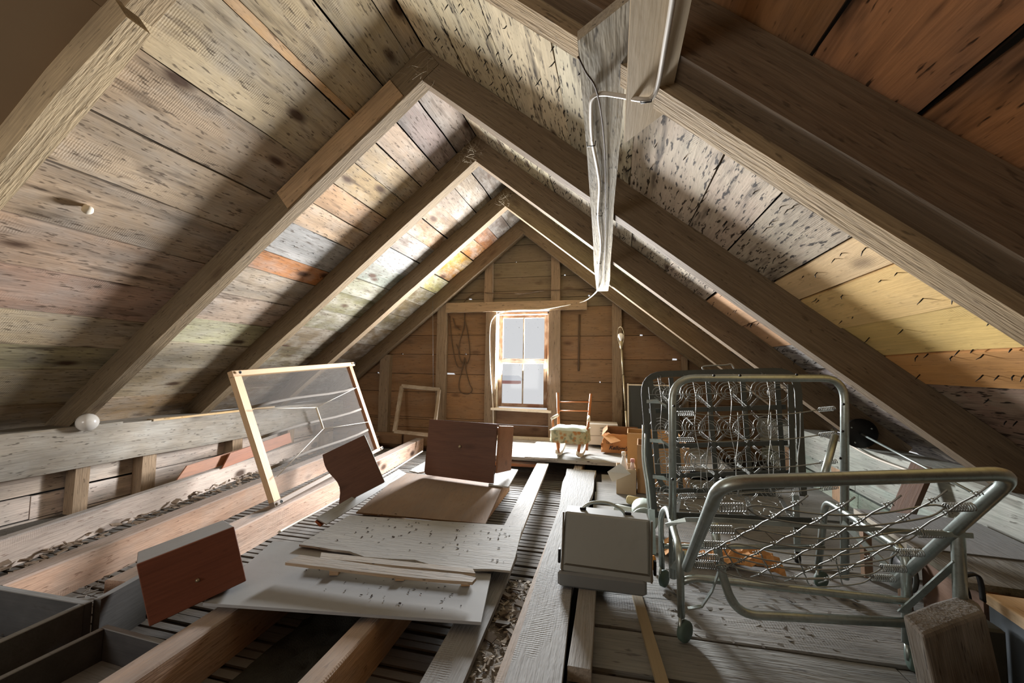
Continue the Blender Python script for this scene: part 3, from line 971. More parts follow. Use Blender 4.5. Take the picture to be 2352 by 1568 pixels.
# broken thin boards on the sheet
bz = .085
o = board_px('broken_board', [(655, 1291), (870, 1317), (960, 1327), (1040, 1333), (1085, 1336), (1094, 1326), (1060, 1318), (900, 1303), (735, 1280), (690, 1274)], bz, .011, M_PLY, c(158, 138, 112),
             'long thin broken board with orange edge lying on the grey sheet', 'board')
for i in range(-1, 2):
    s = plank('board_support', at(760 + 150 * (i + 1), 1305 + 12 * (i + 1), Z=.05), at(760 + 150 * (i + 1) + 20, 1305 + 12 * (i + 1), Z=.05), .03, .02, (0, 0, 1), M_PLY, o, c(160, 130, 96), nx=1)
board_px('board_splinter', [(738, 1268), (1086, 1306), (1092, 1316), (735, 1281)], .062, .012, M_PLY, c(176, 160, 138),
         'narrow splintered strip between the broken board and weathered plywood', 'board')
# chips on the sheets
ch = chips('sheet_chips', 90, lambda: (lambda a: V((a[0], a[1], .049)))((random.uniform(-1.3, -.45), random.uniform(1.72, 2.12))), .004, .013, c(66, 56, 48), None, flat=.4)
tag(ch, 'dark wood chips scattered over the weathered plywood sheet', 'chips')
ch = chips('sheet_crumbs', 60, lambda: (lambda a: V((a[0], a[1], .03)))((random.uniform(-1.25, -.5), random.uniform(1.36, 1.6))), .004, .010, c(62, 56, 50), None, flat=.4)
tag(ch, 'tiny dark crumbs on the smooth grey sheet', 'chips')
ch = chips('floor_litter', 110, lambda: V((random.uniform(.15, .9), random.uniform(1.5, 2.0), .003)), .006, .035, c(104, 101, 95), None, flat=.12)
tag(ch, 'splinters and flakes littering the floor under the folding cot', 'litter')
for k, (x, y, a, L, cc) in enumerate(((1160, 1362, -.55, .055, c(104, 92, 76)), (1155, 1428, .0, .05, c(60, 52, 46)))):
    P = at(x, y, Z=-.03)
    d = V((math.cos(a), math.sin(a), 0))
    o = plank('wood_offcut', P - d * L / 2, P + d * L / 2, .018, .012, (0, 0, 1), M_JOIST, None, cc, nx=1)
    tag(o, ('brown wood offcut lying aslant in the dusty litter', 'dark square offcut lying level in the dusty litter')[k], 'offcut')
# orange-stained boards behind the joists, left
o = plank('orange_board', at(418, 1086, X=-3.22), at(590, 1030, X=-3.22), .085, .015, (1, 0, .25), M_VARN, None, c(148, 98, 66), nx=2, skew=(.1, .2))
tag(o, 'shorter orange-brown board lying behind the left joists', 'board')
o = plank('orange_board', at(520, 1058, X=-3.17), at(668, 1004, X=-3.17), .10, .015, (1, 0, .2), M_VARN, None, c(150, 94, 64), nx=2, skew=(.1, 0))
tag(o, 'longer orange-brown board leaning behind the netting frame', 'board')
# cardboard-like strips under the wavy panel
o = plank('channel_strip', at(738, 1196, Z=.03), at(925, 1082, Z=.05), .07, .006, (.45, 0, 1), M_GREYBOX, None, c(176, 176, 174), nx=4)
tag(o, 'grey metal-edged strip lying aslant beside the wavy brown panel', 'strip')
o = plank('red_strip', at(732, 1200, Z=.02), at(870, 1108, Z=.03), .04, .012, (.8, 0, 1), M_VARN, None, c(150, 84, 46), nx=2)
tag(o, 'red-brown wooden strip under the grey strip by the wavy panel', 'strip')

# ================================================================== FURNITURE AND BOXES
def posed(pos, eul):
    a, b, g_ = eul
    R = MX.Rotation(g_, 4, 'Z') @ MX.Rotation(b, 4, 'Y') @ MX.Rotation(a, 4, 'X')
    return MX.Translation(V(pos)) @ R


# --- screen / playpen side
SM = posed((-1.98, 2.135, .012), (-.359, -.058, 1.662))
SW, SH, ST = 1.37, .864, .035
t = thing('netting_frame', 'light wooden frame with fine netting and a cord spreader, leaning left', 'frame', SM.translation)
def sbar(nm, x0, z0, x1, z1, w, col, y=0.0, tt=ST):
    A, B = SM @ V((x0, y, z0)), SM @ V((x1, y, z1))
    return plank(nm, A, B, w, tt, SM.to_3x3() @ V((0, -1, 0)), M_SMOOTH, t, col, nx=1, ch=.003)
PC = c(190, 160, 124)
sbar('stile', .03, 0, .03, SH, .062, PC)
sbar('stile', SW - .03, 0, SW - .03, SH, .055, c(150, 104, 72))
sbar('rail', -.012, SH - .02, SW + .03, SH - .02, .036, c(176, 146, 112), y=-.01)
sbar('rail', -.012, .012, SW + .03, .012, .030, c(128, 112, 98), y=-.01)
for (x, z) in ((.03, SH - .02), (.03, .012), (SW, SH - .02), (SW, .012)):
    Mh = SM @ MX.Translation((x, -.022, z)) @ MX.Rotation(PI / 2, 4, 'X')
    MB().lathe([(.010, 0), (.010, .004), (.005, .004), (.005, .001)], Mh, 10).build('bolt', M_BLACK, t)
nx0, nx1, nz0, nz1 = .05, SW - .05, .03, SH - .03
NM = SM @ MX.Translation((0, .02, 0)) @ MX.Rotation(PI / 2, 4, 'X')
net = link('netting', mesh([(nx0, nz0, 0), (nx1, nz0, 0), (nx1, nz1 - .0, 0), (nx0, nz1, 0)], [(0, 1, 2, 3)]), M_NET, t, NM)
for z in (.22, .42, .62):
    b = MB()
    P = [SM @ V((nx0 + (nx1 - nx0) * q / 6, .016, z + .01 * math.sin(q))) for q in range(7)]
    b.tube(P, (.009, .0012), flat=SM.to_3x3() @ V((0, 0, 1))).build('netting_tape', plain('tape', c(104, 98, 92), .9) if z == .22 else bpy.data.materials['tape'], t)
cen0, cen1 = SM @ V((.62, -.03, .52)), SM @ V((.62, -.03, .35))
tubeobj('spreader', [cen0, cen1], .007, M_WHITEP, t, 6)
for e, (x, z) in ((cen0, (.05, .60)), (cen0, (SW - .05, .62)), (cen1, (.06, .16)), (cen1, (SW - .06, .28))):
    tubeobj('cord', [e, SM @ V((x, -.02, z))], .0024, M_WHITECABLE, t, 5)

# --- wavy brown panel
PM = posed((-1.625, 2.273, .012), (-.405, -.432, .6))
ol = [(0.0, 0), (.27, 0), (.275, .006), (.275, .33), (.27, .336)]
for k in range(11):
    f = k / 10
    ol.append((.02 * math.sin(f * PI * 2.2 + 3.4) * (.4 + f) + .005, .336 * (1 - f)))
pm = PM @ MX.Rotation(PI / 2, 4, 'X')
o = prism('wavy_panel', ol, .016, pm, M_VARN, None, c(88, 60, 46))
tag(o, 'dark brown wooden panel with one wavy cut edge leaning by the netting frame', 'panel')
lipA, lipB = pm @ V((.2765, .0, -.008)), pm @ V((.2765, .336, -.008))
plank('lit_edge_strip', lipA, lipB, .016, .003, pm.to_3x3() @ V((1, 0, 0)), M_GREEN, o, None, nx=1)  # pale strip puts the window-lit edge of the panel into colour

# --- dark cabinet
CM = posed((-1.399, 2.94, .05), (-.13, 0, -.157))
t = thing('wooden_cabinet', 'dark brown varnished cabinet standing on the brown plywood sheet', 'cabinet', CM.translation)
cw, chh = .576, .412
ol = [(cw, 0), (cw, chh), (0, chh), (0, .03)] + [(.03 - .03 * math.cos(a), .03 - .03 * math.sin(a)) for a in (.4, .8, 1.2, 1.57)]
prism('front_panel', ol, .018, CM @ MX.Rotation(PI / 2, 4, 'X'), M_VARN, t, c(92, 62, 46))
body = box('side_panel', (.015, .26, .33), CM @ MX.Translation((cw + .004, .018, .07)), M_VARN, t, c(132, 88, 56), bev=.002)
box('side_panel', (.015, .26, .33), CM @ MX.Translation((.03, .018, .05)), M_VARN, t, c(150, 92, 52), bev=.002)
box('top_panel', (cw - .03, .24, .015), CM @ MX.Translation((.04, .018, .37)), M_VARN, t, c(140, 90, 54), bev=.002)
MB().lathe([(.007, 0), (.012, .004), (.011, .01), (.004, .013)], CM @ MX.Translation((.29, 0, .23)) @ MX.Rotation(PI / 2, 4, 'X'), 10).build('keyhole_plate', M_BRASS, t)

# --- red-brown box
RM = posed((-1.464, 1.08, .003), (-.196, -.209, .996))
t = thing('drawer_box', 'red-brown wooden box standing tilted on the edge of the grey sheet', 'box', RM.translation)
bx, by, bz_ = .273, .30, .202
box('front_board', (bx, .014, bz_), RM, M_VARN, t, c(104, 62, 46), bev=.002)
box('top_board', (bx, by - .014, .012), RM @ MX.Translation((0, .014, bz_ - .012)), M_GREYBOX, t, c(128, 112, 98), bev=.002)
box('bottom_board', (bx, by - .014, .012), RM @ MX.Translation((0, .014, 0)), M_VARN, t, c(120, 66, 42))
for x in (0, bx - .012):
    box('end_board', (.012, by - .014, bz_ - .024), RM @ MX.Translation((x, .014, .012)), M_VARN, t, c(126, 70, 44))
MB().lathe([(.004, 0), (.007, .002), (.003, .006)], RM @ MX.Translation((.14, 0, .075)) @ MX.Rotation(PI / 2, 4, 'X'), 8).build('screw', M_BRASS, t)

# --- two grey trays, lower left
def tray(name, x0, x1, y0, y1, z0, z1, tk, col, label, rot=0.0):
    M = MX.Translation((x1, y0, 0)) @ MX.Rotation(rot, 4, 'Z') @ MX.Translation((-x1, -y0, 0))
    t = thing(name, label, 'box', M @ V((x1, y0, z0)))
    B = lambda n, a, b, cc, d, e, f: box(n, (b - a, d - cc, f - e), M @ MX.Translation((a, cc, e)), M_GREYBOX, t, jit(col, .05), bev=.002)
    B('near_side', x0, x1, y0, y0 + tk, z0, z1)
    B('far_side', x0, x1, y1 - tk, y1, z0, z1)
    B('left_side', x0, x0 + tk, y0 + tk, y1 - tk, z0, z1)
    B('right_side', x1 - tk, x1, y0 + tk, y1 - tk, z0, z1)
    B('bottom', x0 + tk, x1 - tk, y0 + tk, y1 - tk, z0, z0 + tk)
    return t


tray('grey_crate', -3.15, -1.735, .30, 1.105, -.15, .03, .024, c(70, 70, 70), 'large grey painted crate sunk between joists at the lower left edge', .03)
tray('grey_tray', -1.70, -1.37, .40, 1.085, -.15, -.03, .02, c(62, 62, 62), 'small dark grey tray at the lower left, below the red-brown box', -.04)

# --- beige carrying case
KM = posed((-.2, 1.615, .10), (-.07, .02, .02))
t = thing('carrying_case', 'beige hard carrying case with a curved handle standing on the planks', 'case', KM.translation)
kw, kd, kh = .335, .15, .212
# base
box('case_base', (kw - .015, kd + .02, .055), MX.Translation((-.208, 1.60, .045)) @ MX.Rotation(.02, 4, 'Z'), M_CASEB, t, None, bev=.008)
vs = [(0, -.008, 0), (kw, -.008, 0), (kw, kd, 0), (0, kd, 0), (.012, 0, kh), (kw - .012, 0, kh), (kw - .012, .105, kh), (.012, .105, kh)]
bm_ = MB().add([KM @ V(v) for v in vs], [(0, 3, 2, 1), (4, 5, 6, 7), (0, 1, 5, 4), (2, 3, 7, 6), (0, 4, 7, 3), (1, 2, 6, 5)])
lid = bm_.build('case_lid', M_CASE, t, smooth=False)
md = lid.modifiers.new('b', 'BEVEL'); md.width = .006; md.segments = 2
vs = [(.022, -.020, .034), (kw - .022, -.020, .034), (kw - .026, -.0085, kh - .004), (.026, -.0085, kh - .004), (.012, -.0075, .022), (kw - .012, -.0075, .022), (kw - .016, -.001, kh - .001), (.016, -.001, kh - .001)]
MB().add([KM @ V(v) for v in vs], [(0, 1, 2, 3), (0, 3, 7, 4), (1, 5, 6, 2), (2, 6, 7, 3)]).build('front_panel', M_CASE, t, smooth=False)
MB().add([KM @ V(v) for v in (vs[0], vs[1], vs[5], vs[4])], [(0, 3, 2, 1)]).build('panel_ledge', M_CASED, t, smooth=False)
hp = [KM @ V(p) for p in ((.075, .05, kh + .004), (.10, .05, kh + .026), (.14, .05, kh + .036), (.18, .05, kh + .034), (.215, .05, kh + .02), (.235, .05, kh + .003))]
tubeobj('handle', smooth_path(hp, 5), .006, M_STEEL, t, 8)
for x in (.065, .235):
    box('handle_mount', (.024, .016, .010), KM @ MX.Translation((x, .042, kh)), M_BLACK, t, None, bev=.002)
for x in (-.012, kw + .003):
    box('latch', (.010, .02, .05), KM @ MX.Translation((x, .02, .015)), M_BLACK, t, None, bev=.002)
for x in (.004, kw - .010):
    vv = box('edge_trim', (.006, .012, kh), KM @ MX.Translation((x, -.011, 0)), M_CASED, t, None)

# --- child's rocking chair
t = thing('rocking_chair', 'small wooden rocking chair with pale cushion and floral skirt', 'chair', (-.40, 3.95, .07))
RCM = MX.Translation((-.40, 3.95, .068)) @ MX.Rotation(-.10, 4, 'Z')
Q = lambda x, y, z: RCM @ V((x, y, z))
WCH = M_SMOOTH
CC = c(178, 112, 66)
for s in (-1, 1):
    xo = .03 * s
    tubeobj('back_post', [Q(.165 * s, .17, .56), Q(.145 * s, .13, .30), Q(.135 * s, .10, .03)], .013, WCH, t, 8, col=CC)
    tubeobj('arm', [Q(.150 * s, .13, .345), Q(.175 * s, -.02, .325)], .014, M_WHITEP, t, 8)
    tubeobj('arm_post', [Q(.172 * s, -.005, .325), Q(.155 * s, -.03, .2)], .010, WCH, t, 8, col=CC)
    tubeobj('leg', [Q(.115 * s, -.08, .20), Q(.09 * s, -.10, .025)], .013, WCH, t, 8, col=CC)
    rk = [Q((.095 + .01 * f) * s, -.17 + .40 * f, .05 * (2 * f - 1) ** 2 - .0) for f in [q / 8 for q in range(9)]]
    MB().tube(rk, (.016, .008), flat=(0, 0, 1)).build('rocker', M_WHITEP, t, smooth=False)
for z, yy in ((.47, .155), (.385, .142)):
    tubeobj('back_rung', [Q(-.152, yy, z), Q(.152, yy, z + .012)], .006, WCH, t, 6, col=CC)


def pillow(name, cx, cy, cz, sx, sy, sz, mat, par, M, n=14, lump=.012):
    vs, fs = [], []
    for top in (1, -1):
        for j in range(n + 1):
            for i in range(n + 1):
                u, v = 2 * i / n - 1, 2 * j / n - 1
                e = max(0, (1 - u ** 4) * (1 - v ** 4)) ** .5
                z = cz + top * sz * e + lump * NZ.noise(V((u * 2, v * 2, top * 3.)))
                vs.append(M @ V((cx + u * sx, cy + v * sy, z)))
    k = (n + 1) ** 2
    for tq in range(2):
        for j in range(n):
            for i in range(n):
                a = tq * k + j * (n + 1) + i
                f = (a, a + 1, a + n + 2, a + n + 1)
                fs.append(f if tq == 0 else f[::-1])
    return MB().add(vs, fs).build(name, mat, par)


pillow('seat_cushion', 0, 0, .235, .165, .15, .03, M_CUSH, t, RCM)
vs, fs = [], []
n = 64
for j in range(5):
    for i in range(n):
        a = 2 * PI * i / n
        k = (abs(math.cos(a)) ** 6 + abs(math.sin(a)) ** 6) ** (-1 / 6)
        fl_ = 1 + (.05 * (4 - j) / 4 * math.sin(i * 1.57) + .02)
        vs.append(Q(.165 * k * math.cos(a) * fl_, .15 * k * math.sin(a) * fl_, .125 + .028 * j))
for j in range(4):
    for i in range(n):
        i2 = (i + 1) % n
        fs.append((j * n + i, j * n + i2, (j + 1) * n + i2, (j + 1) * n + i))
MB().add(vs, fs).build('seat_skirt', M_FLORAL, t)

# --- standing floor lamp without its shade
LP = at(1427, 790, Y=4.5); LB = at(1443, 992, Y=4.42)
LB = V((LB.x, LB.y, .055))
t = thing('floor_lamp', 'tall brass floor lamp without shade, bare bulb, leaning by the gable stud', 'lamp', LB)
d = (LP - LB)
for a, b in ((0, .36), (.365, .70), (.705, .97)):
    tubeobj('pole', [LB + d * a, LB + d * b], .011 if a < .3 else .0095, M_BRASS, t, 8)
MB().lathe([(.10, 0), (.10, .012), (.03, .03), (.012, .04)], MX.Translation(LB), 20).build('base', M_BRASS, t)
LR = MX.Translation(LP) @ d.to_track_quat('Z', 'X').to_matrix().to_4x4()
MB().lathe([(.016, -.05), (.019, -.02), (.019, .03), (.012, .034)], LR, 12).build('socket', M_BRASS, t)
MB().lathe([(.012, .03), (.014, .045), (.028, .075), (.030, .09), (.024, .108), (.008, .118)], LR, 14).build('bulb', M_BULB, t)
hp = [LR @ V(p) for p in ((.02, 0, -.02), (.045, 0, .05), (.05, 0, .11), (.03, 0, .17), (0, 0, .185), (-.03, 0, .17), (-.05, 0, .11), (-.045, 0, .05), (-.02, 0, -.02))]
tubeobj('harp', smooth_path(hp, 4), .003, M_BRASS, t, 5)

# --- boxes by the gable
def carton(name, M, sx, sy, sz, mat, col, label, cat='box', open_=False, tk=.006):
    t = thing(name, label, cat, M.translation)
    box('front', (sx, tk, sz), M, mat, t, col)
    box('back', (sx, tk, sz), M @ MX.Translation((0, sy - tk, 0)), mat, t, col)
    box('side', (tk, sy - 2 * tk, sz), M @ MX.Translation((0, tk, 0)), mat, t, col)
    box('side', (tk, sy - 2 * tk, sz), M @ MX.Translation((sx - tk, tk, 0)), mat, t, col)
    box('bottom', (sx - 2 * tk, sy - 2 * tk, tk), M @ MX.Translation((tk, tk, 0)), mat, t, col)
    if not open_:
        box('flap', (sx, sy / 2 - .002, tk), M @ MX.Translation((0, 0, sz)), mat, t, col)
        box('flap', (sx, sy / 2 - .002, tk), M @ MX.Translation((0, sy / 2 + .002, sz)), mat, t, col)
    return t


def text(name, body, size, M, mat, par, shear=0.0, bold=0.0):
    cu = bpy.data.curves.new(name, 'FONT')
    cu.body, cu.size, cu.extrude, cu.shear, cu.offset = body, size, .0006, shear, bold
    cu.materials.append(mat)
    tmp = bpy.data.objects.new('lettering', cu)
    COL.objects.link(tmp)
    dg = bpy.context.evaluated_depsgraph_get()
    me = bpy.data.meshes.new_from_object(tmp.evaluated_get(dg))
    bpy.data.objects.remove(tmp)
    bpy.data.curves.remove(cu)
    me.materials.clear()
    o = link(name, me, mat, par, M)
    o['kind'] = 'stuff'
    return o


WB = MX.Translation((-.265, 4.46, .082)) @ MX.Rotation(.03, 4, 'Z')
t = carton('white_carton', WB, .30, .26, .205, M_PAPER, c(196, 190, 180), 'white printed carton behind the rocking chair by the gable')
RX = MX.Rotation(PI / 2, 4, 'X')
text('print', 'OPEN   TO', .022, WB @ MX.Translation((.12, -.001, .165)) @ RX, M_INK, t)
text('print', 'PRODUC', .022, WB @ MX.Translation((.12, -.001, .135)) @ RX, M_INK, t)
text('print', 'DESC', .022, WB @ MX.Translation((.12, -.001, .105)) @ RX, M_INK, t)
box('carton_seam', (.30, .001, .003), WB @ MX.Translation((0, -.0015, .092)), M_CASED, t)
# crumpled brown carton with script lettering
XB = MX.Translation((-.125, 4.17, .066)) @ MX.Rotation(-.12, 4, 'Z')
t = thing('crumpled_carton', 'torn open brown cereal carton with dark script lettering', 'box', XB.translation)
bxs, bys, bzs = .36, .22, .18
for (nm, p0, p1, inn) in (('front', (0, 0), (bxs, 0), 1), ('side', (bxs, 0), (bxs, bys), 1), ('back', (bxs, bys), (0, bys), 1), ('side', (0, bys), (0, 0), 1)):
    vs, fs = [], []
    for j in range(6):
        for i in range(9):
            f, h = i / 8, j / 5
            x, y = p0[0] + (p1[0] - p0[0]) * f, p0[1] + (p1[1] - p0[1]) * f
            cxn, cyn = bxs / 2 - x, bys / 2 - y
            k = .30 * max(0, h - .4)
            z = bzs * h * (1 + .12 * NZ.noise(V((x * 9, y * 9, 1))) * (h > .7)) + (.05 if nm == 'back' else 0) * h
            vs.append(XB @ V((x + cxn * k + .012 * NZ.noise(V((f * 3, h * 3, 5))), y + cyn * k + .014 * NZ.noise(V((f * 3 + x, h * 4, 9))), z)))
    for j in range(5):
        for i in range(8):
            a = j * 9 + i
            fs.append((a, a + 1, a + 10, a + 9))
    o = MB().add(vs, fs).build(nm, M_CARD, t, col=c(176, 120, 72) if nm != 'back' else c(120, 84, 54))
    md = o.modifiers.new('s', 'SOLIDIFY'); md.thickness = .004
vs = [XB @ V(p) for p in ((.0, .02, .16), (.10, -.06, .10), (.19, -.03, .125), (.06, .06, .185))]
o = MB().add(vs, [(0, 1, 2, 3)]).build('flap', M_CARD, t, col=c(196, 150, 104), smooth=False)
md = o.modifiers.new('s', 'SOLIDIFY'); md.thickness = .004
vs = [XB @ V(p) for p in ((-.02, .26, .19), (.0, .04, .15), (.05, .08, .21), (.03, .24, .235))]
o = MB().add(vs, [(0, 1, 2, 3)]).build('flap', M_CARD, t, col=c(150, 120, 92), smooth=False)
md = o.modifiers.new('s', 'SOLIDIFY'); md.thickness = .004
text('print', "Kellogg's", .050, XB @ MX.Translation((.075, -.016, .035)) @ RX, M_INK, t, .35, .0015)
text('print', '12/12', .03, XB @ MX.Translation((.045, -.014, .085)) @ RX, M_INK, t)
# dark framed board
DB = at(1445, 992, Y=4.53)
DM = MX.Translation((DB.x, 4.53, .085)) @ MX.Rotation(-.12, 4, 'X')
t = thing('slate_board', 'dark slate-grey panel with white edge standing behind the cartons', 'panel', DM.translation)
box('panel', (.5, .02, .62), DM, M_BLACKBRD, t)
box('edge', (.014, .024, .64), DM @ MX.Translation((-.014, -.002, 0)), M_WHITEP, t)
box('edge', (.514, .024, .014), DM @ MX.Translation((0, -.002, .62)), M_WHITEP, t)
# upright cartons with bottles
UM = MX.Translation((.08, 3.12, .005)) @ MX.Rotation(-.06, 4, 'Z')
carton('tall_carton', MX.Translation((.155, 3.08, .004)) @ MX.Rotation(-.06, 4, 'Z'), .34, .3, .33, M_CARD, c(170, 136, 98), 'plain tan carton standing behind the left bar of the rear bed', open_=True)
carton('back_carton', MX.Translation((.10, 3.5, .004)) @ MX.Rotation(-.04, 4, 'Z'), .40, .3, .35, M_CARD, c(178, 142, 96), 'taller tan carton behind the one with bottles', open_=True)
t = carton('bottle_carton', MX.Translation((.012, 3.02, .004)), .132, .2, .17, M_PAPER, c(170, 150, 122), 'small carton holding bottles, with a white sheet hanging out', open_=True)
for k, (x, y, h, cc, lb) in enumerate(((.065, 3.13, .26, c(205, 200, 192), 'white plastic bottle standing in the small carton'), (.125, 3.10, .22, c(200, 180, 170), 'shorter pinkish bottle with red label in the small carton'))):
    b = thing('bottle', lb, 'bottle', (x, y, .012))
    MB().lathe([(.026, 0), (.028, .01), (.028, h * .6), (.014, h * .78), (.012, h * .9)], MX.Translation((x, y, .012)), 14).build('body', M_PAPER, b, col=cc)
    MB().lathe([(.015, h * .9), (.015, h)], MX.Translation((x, y, .012)), 12).build('cap', M_WHITEP if k == 0 else M_REDWALL, b)
ps = [at(1395, 1083, Y=2.98), at(1424, 1064, Y=2.98), at(1449, 1088, Y=3.0), at(1406, 1106, Y=2.93)]
o = MB().add(ps, [(0, 1, 2, 3)]).build('paper_sheet', M_PAPER, None, col=c(206, 204, 196), smooth=False)
md = o.modifiers.new('s', 'SOLIDIFY'); md.thickness = .003
tag(o, 'white printed sheet sticking out of the carton with bottles', 'paper')
# tin lid and rolled bottles by the beds
TL = at(1470, 1128, Y=2.35)
o = thing('tin_can', 'pale green paint tin lying on its side by the rear bed', 'tin', TL)
TMx = MX.Translation((TL.x + .02, 2.33, .075)) @ MX.Rotation(PI / 2 + .2, 4, 'X') @ MX.Rotation(0, 4, 'Y')
MB().lathe([(.06, -.12), (.06, 0)], TMx, 20).build('body', M_GREEN, o)
MB().lathe([(.068, 0), (.068, .008), (.058, .008), (.056, .003)], TMx, 20).build('rim', M_GREEN, o)
for k, (x, y, cc, lb) in enumerate(((at(1458, 1152, Z=.03).x + .02, at(1458, 1152, Z=.03).y, c(190, 176, 130), 'yellowish plastic bottle lying by the rear bed wheel'), (at(1445, 1160, Z=.03).x - .02, at(1445, 1160, Z=.03).y - .12, c(188, 196, 192), 'pale jar lying beside the yellowish bottle'))):
    b = thing('fallen_bottle', lb, 'bottle', (x, y, .03))
    Mx_ = MX.Translation((x, y, .032)) @ MX.Rotation(PI / 2, 4, 'Y') @ MX.Rotation(.5, 4, 'X')
    MB().lathe([(.024, -.07), (.027, -.06), (.027, .03), (.013, .05)], Mx_, 14).build('body', M_PAPER, b, col=cc)
    MB().lathe([(.015, .05), (.015, .075)], Mx_, 12).build('cap', M_WHITEP, b)
# old sash leaning on the gable
OSM = [at(905, 990, Y=4.52), at(922, 886, Y=4.74), at(1008, 894, Y=4.74), at(995, 1000, Y=4.50)]
t = thing('old_sash', 'old window sash with peeling white paint leaning on the gable stud', 'sash', OSM[0])
for nm, a, b, w in (('stile', 0, 1, .045), ('top_rail', 1, 2, .045), ('stile', 2, 3, .035), ('bottom_rail', 3, 0, .04)):
    plank(nm, OSM[a], OSM[b], w, .028, (0, -1, .25), M_OLDPAINT, t, c(138, 122, 102), nx=2, wob=.004)
# chest at the right
t = thing('low_chest', 'low brown chest with grey top standing against the right knee wall', 'chest', (1.02, 1.5, 0))
plank('top', (1.19, 1.74, .262), (1.22, 2.16, .262), .40, .022, (0, 0, 1), M_GREYBOX, t, c(98, 96, 90), nx=1)
plank('top_board', (1.17, 1.50, .258), (1.19, 1.735, .258), .38, .02, (0, 0, 1), M_PLATE, t, c(84, 78, 60), nx=2, wob=.006)
plank('top_edge', (.99, 1.74, .252), (1.015, 2.16, .252), .028, .012, (-1, 0, 0), M_GREYBOX, t, c(150, 142, 128), nx=1)
plank('side_panel', (1.01, 1.50, .12), (1.02, 1.76, .12), .24, .016, (-1, 0, 0), M_VARN, t, c(104, 80, 64), nx=1)
for y in (1.88, 2.12):
    plank('leg', (1.02, y, 0), (1.02, y, .235), .03, .03, (-1, 0, 0), M_VARN, t, c(128, 104, 84), nx=1)
plank('back_panel', (1.37, 1.52, .12), (1.38, 2.14, .12), .24, .016, (-1, 0, 0), M_VARN, t, c(70, 50, 38), nx=1)
plank('front_panel', (1.03, 1.51, .12), (1.36, 1.51, .12), .24, .016, (0, -1, 0), M_VARN, t, c(120, 84, 58), nx=1)
Mw = MX.Translation((.99, 1.80, .16)) @ MX.Rotation(-PI / 2, 4, 'Y')
o = thing('drive_wheel', 'round metal wheel standing by the chest behind the cot', 'wheel', (.98, 1.80, .1))
b = MB()
b.tube([Mw @ V((.062 * math.cos(a), .062 * math.sin(a), 0)) for a in np.linspace(0, 2 * PI, 25)[:-1]], .008, 6, True)
b.build('rim', M_FLATST, o)
MB().lathe([(.05, -.006), (.05, .006), (.02, .012)], Mw, 18).build('hub', M_BLACK, o)
tubeobj('stand', [(.99, 1.80, .0), (.99, 1.80, .10)], .008, M_FLATST, o)
# leaning brown board and wide shelf boards
o = plank('leaning_board', at(2064, 1185, X=1.30), at(2115, 1066, X=1.40), .085, .03, (-1, -.4, .2), M_VARN, None, c(92, 66, 48), nx=1)
tag(o, 'dark brown board leaning upright against the right plate beam', 'board')
# timber block, lower right
BT = [at(2071, 1398, Y=1.16), at(2140, 1380, Y=1.26), at(2195, 1371, Y=1.33), at(2228, 1377, Y=1.335), at(2250, 1393, Y=1.31), at(2262, 1412, Y=1.26), at(2195, 1427, Y=1.17), at(2121, 1446, Y=1.08)]
zt_ = sum(p.z for p in BT) / 8
BT = [V((p.x, p.y, .5 * p.z + .5 * zt_)) for p in BT]
dn = V((.055, .02, -.31))
vs = BT + [V((p.x + dn.x, p.y + dn.y, .004)) for p in BT]
ctr = sum(vs, V()) / 16
Mb = frame(ctr, dn, BT[7] - BT[0])
fs = [tuple(range(8))[::-1], tuple(range(8, 16))] + [(k, (k + 1) % 8, 8 + (k + 1) % 8, 8 + k) for k in range(8)]
o = MB().add(vs, fs).build('timber_block', M_PLATE, None, M=Mb, col=c(96, 86, 73), smooth=False)
md = o.modifiers.new('b', 'BEVEL'); md.width = .008; md.segments = 2
tag(o, 'thick sawn timber stump with end grain showing, lower right corner', 'timber')
# blue-grey box with a pale lid board
t = thing('blue_box', 'blue-grey painted box with a pale wooden rim at the right edge', 'box', (1.0, 1.2, 0))
BM = MX.Translation((1.0, 1.45, .0)) @ MX.Rotation(-.08, 4, 'Z')
box('near_panel', (.3, .02, .22), BM @ MX.Translation((0, -.62, 0)), M_BLUE, t)
box('side_panel', (.02, .60, .22), BM @ MX.Translation((0, -.60, 0)), M_BLUE, t)
box('far_panel', (.3, .02, .22), BM @ MX.Translation((0, 0, 0)), M_BLUE, t)
box('bottom', (.28, .60, .02), BM @ MX.Translation((.02, -.6, 0)), M_BLUE, t)
plank('rim_board', BM @ V((.045, -.62, .248)), BM @ V((.045, .03, .248)), .09, .028, (0, 0, 1), M_PINE, t, c(214, 188, 152), nx=2, ch=.003)
# dark tin with a wire handle
TP = at(2255, 1375, Y=1.42)
t = thing('dark_tin', 'small dark tin with a bent metal strap behind the timber stump', 'tin', (TP.x, 1.40, .0))
box('body', (.075, .09, .20), MX.Translation((TP.x - .06, 1.37, .004)), M_FLATST, t, None, bev=.006)
tubeobj('strap', smooth_path([at(2212, 1322, Y=1.36), at(2240, 1318, Y=1.36), at(2252, 1335, Y=1.36), at(2258, 1380, Y=1.36)], 5), (.008, .002), M_BLACK, t, flat=(0, -1, 0))
tubeobj('wire', smooth_path([at(2212, 1328, Y=1.37), at(2226, 1360, Y=1.37), at(2232, 1390, Y=1.37)], 4), .003, M_BLACK, t, 5)

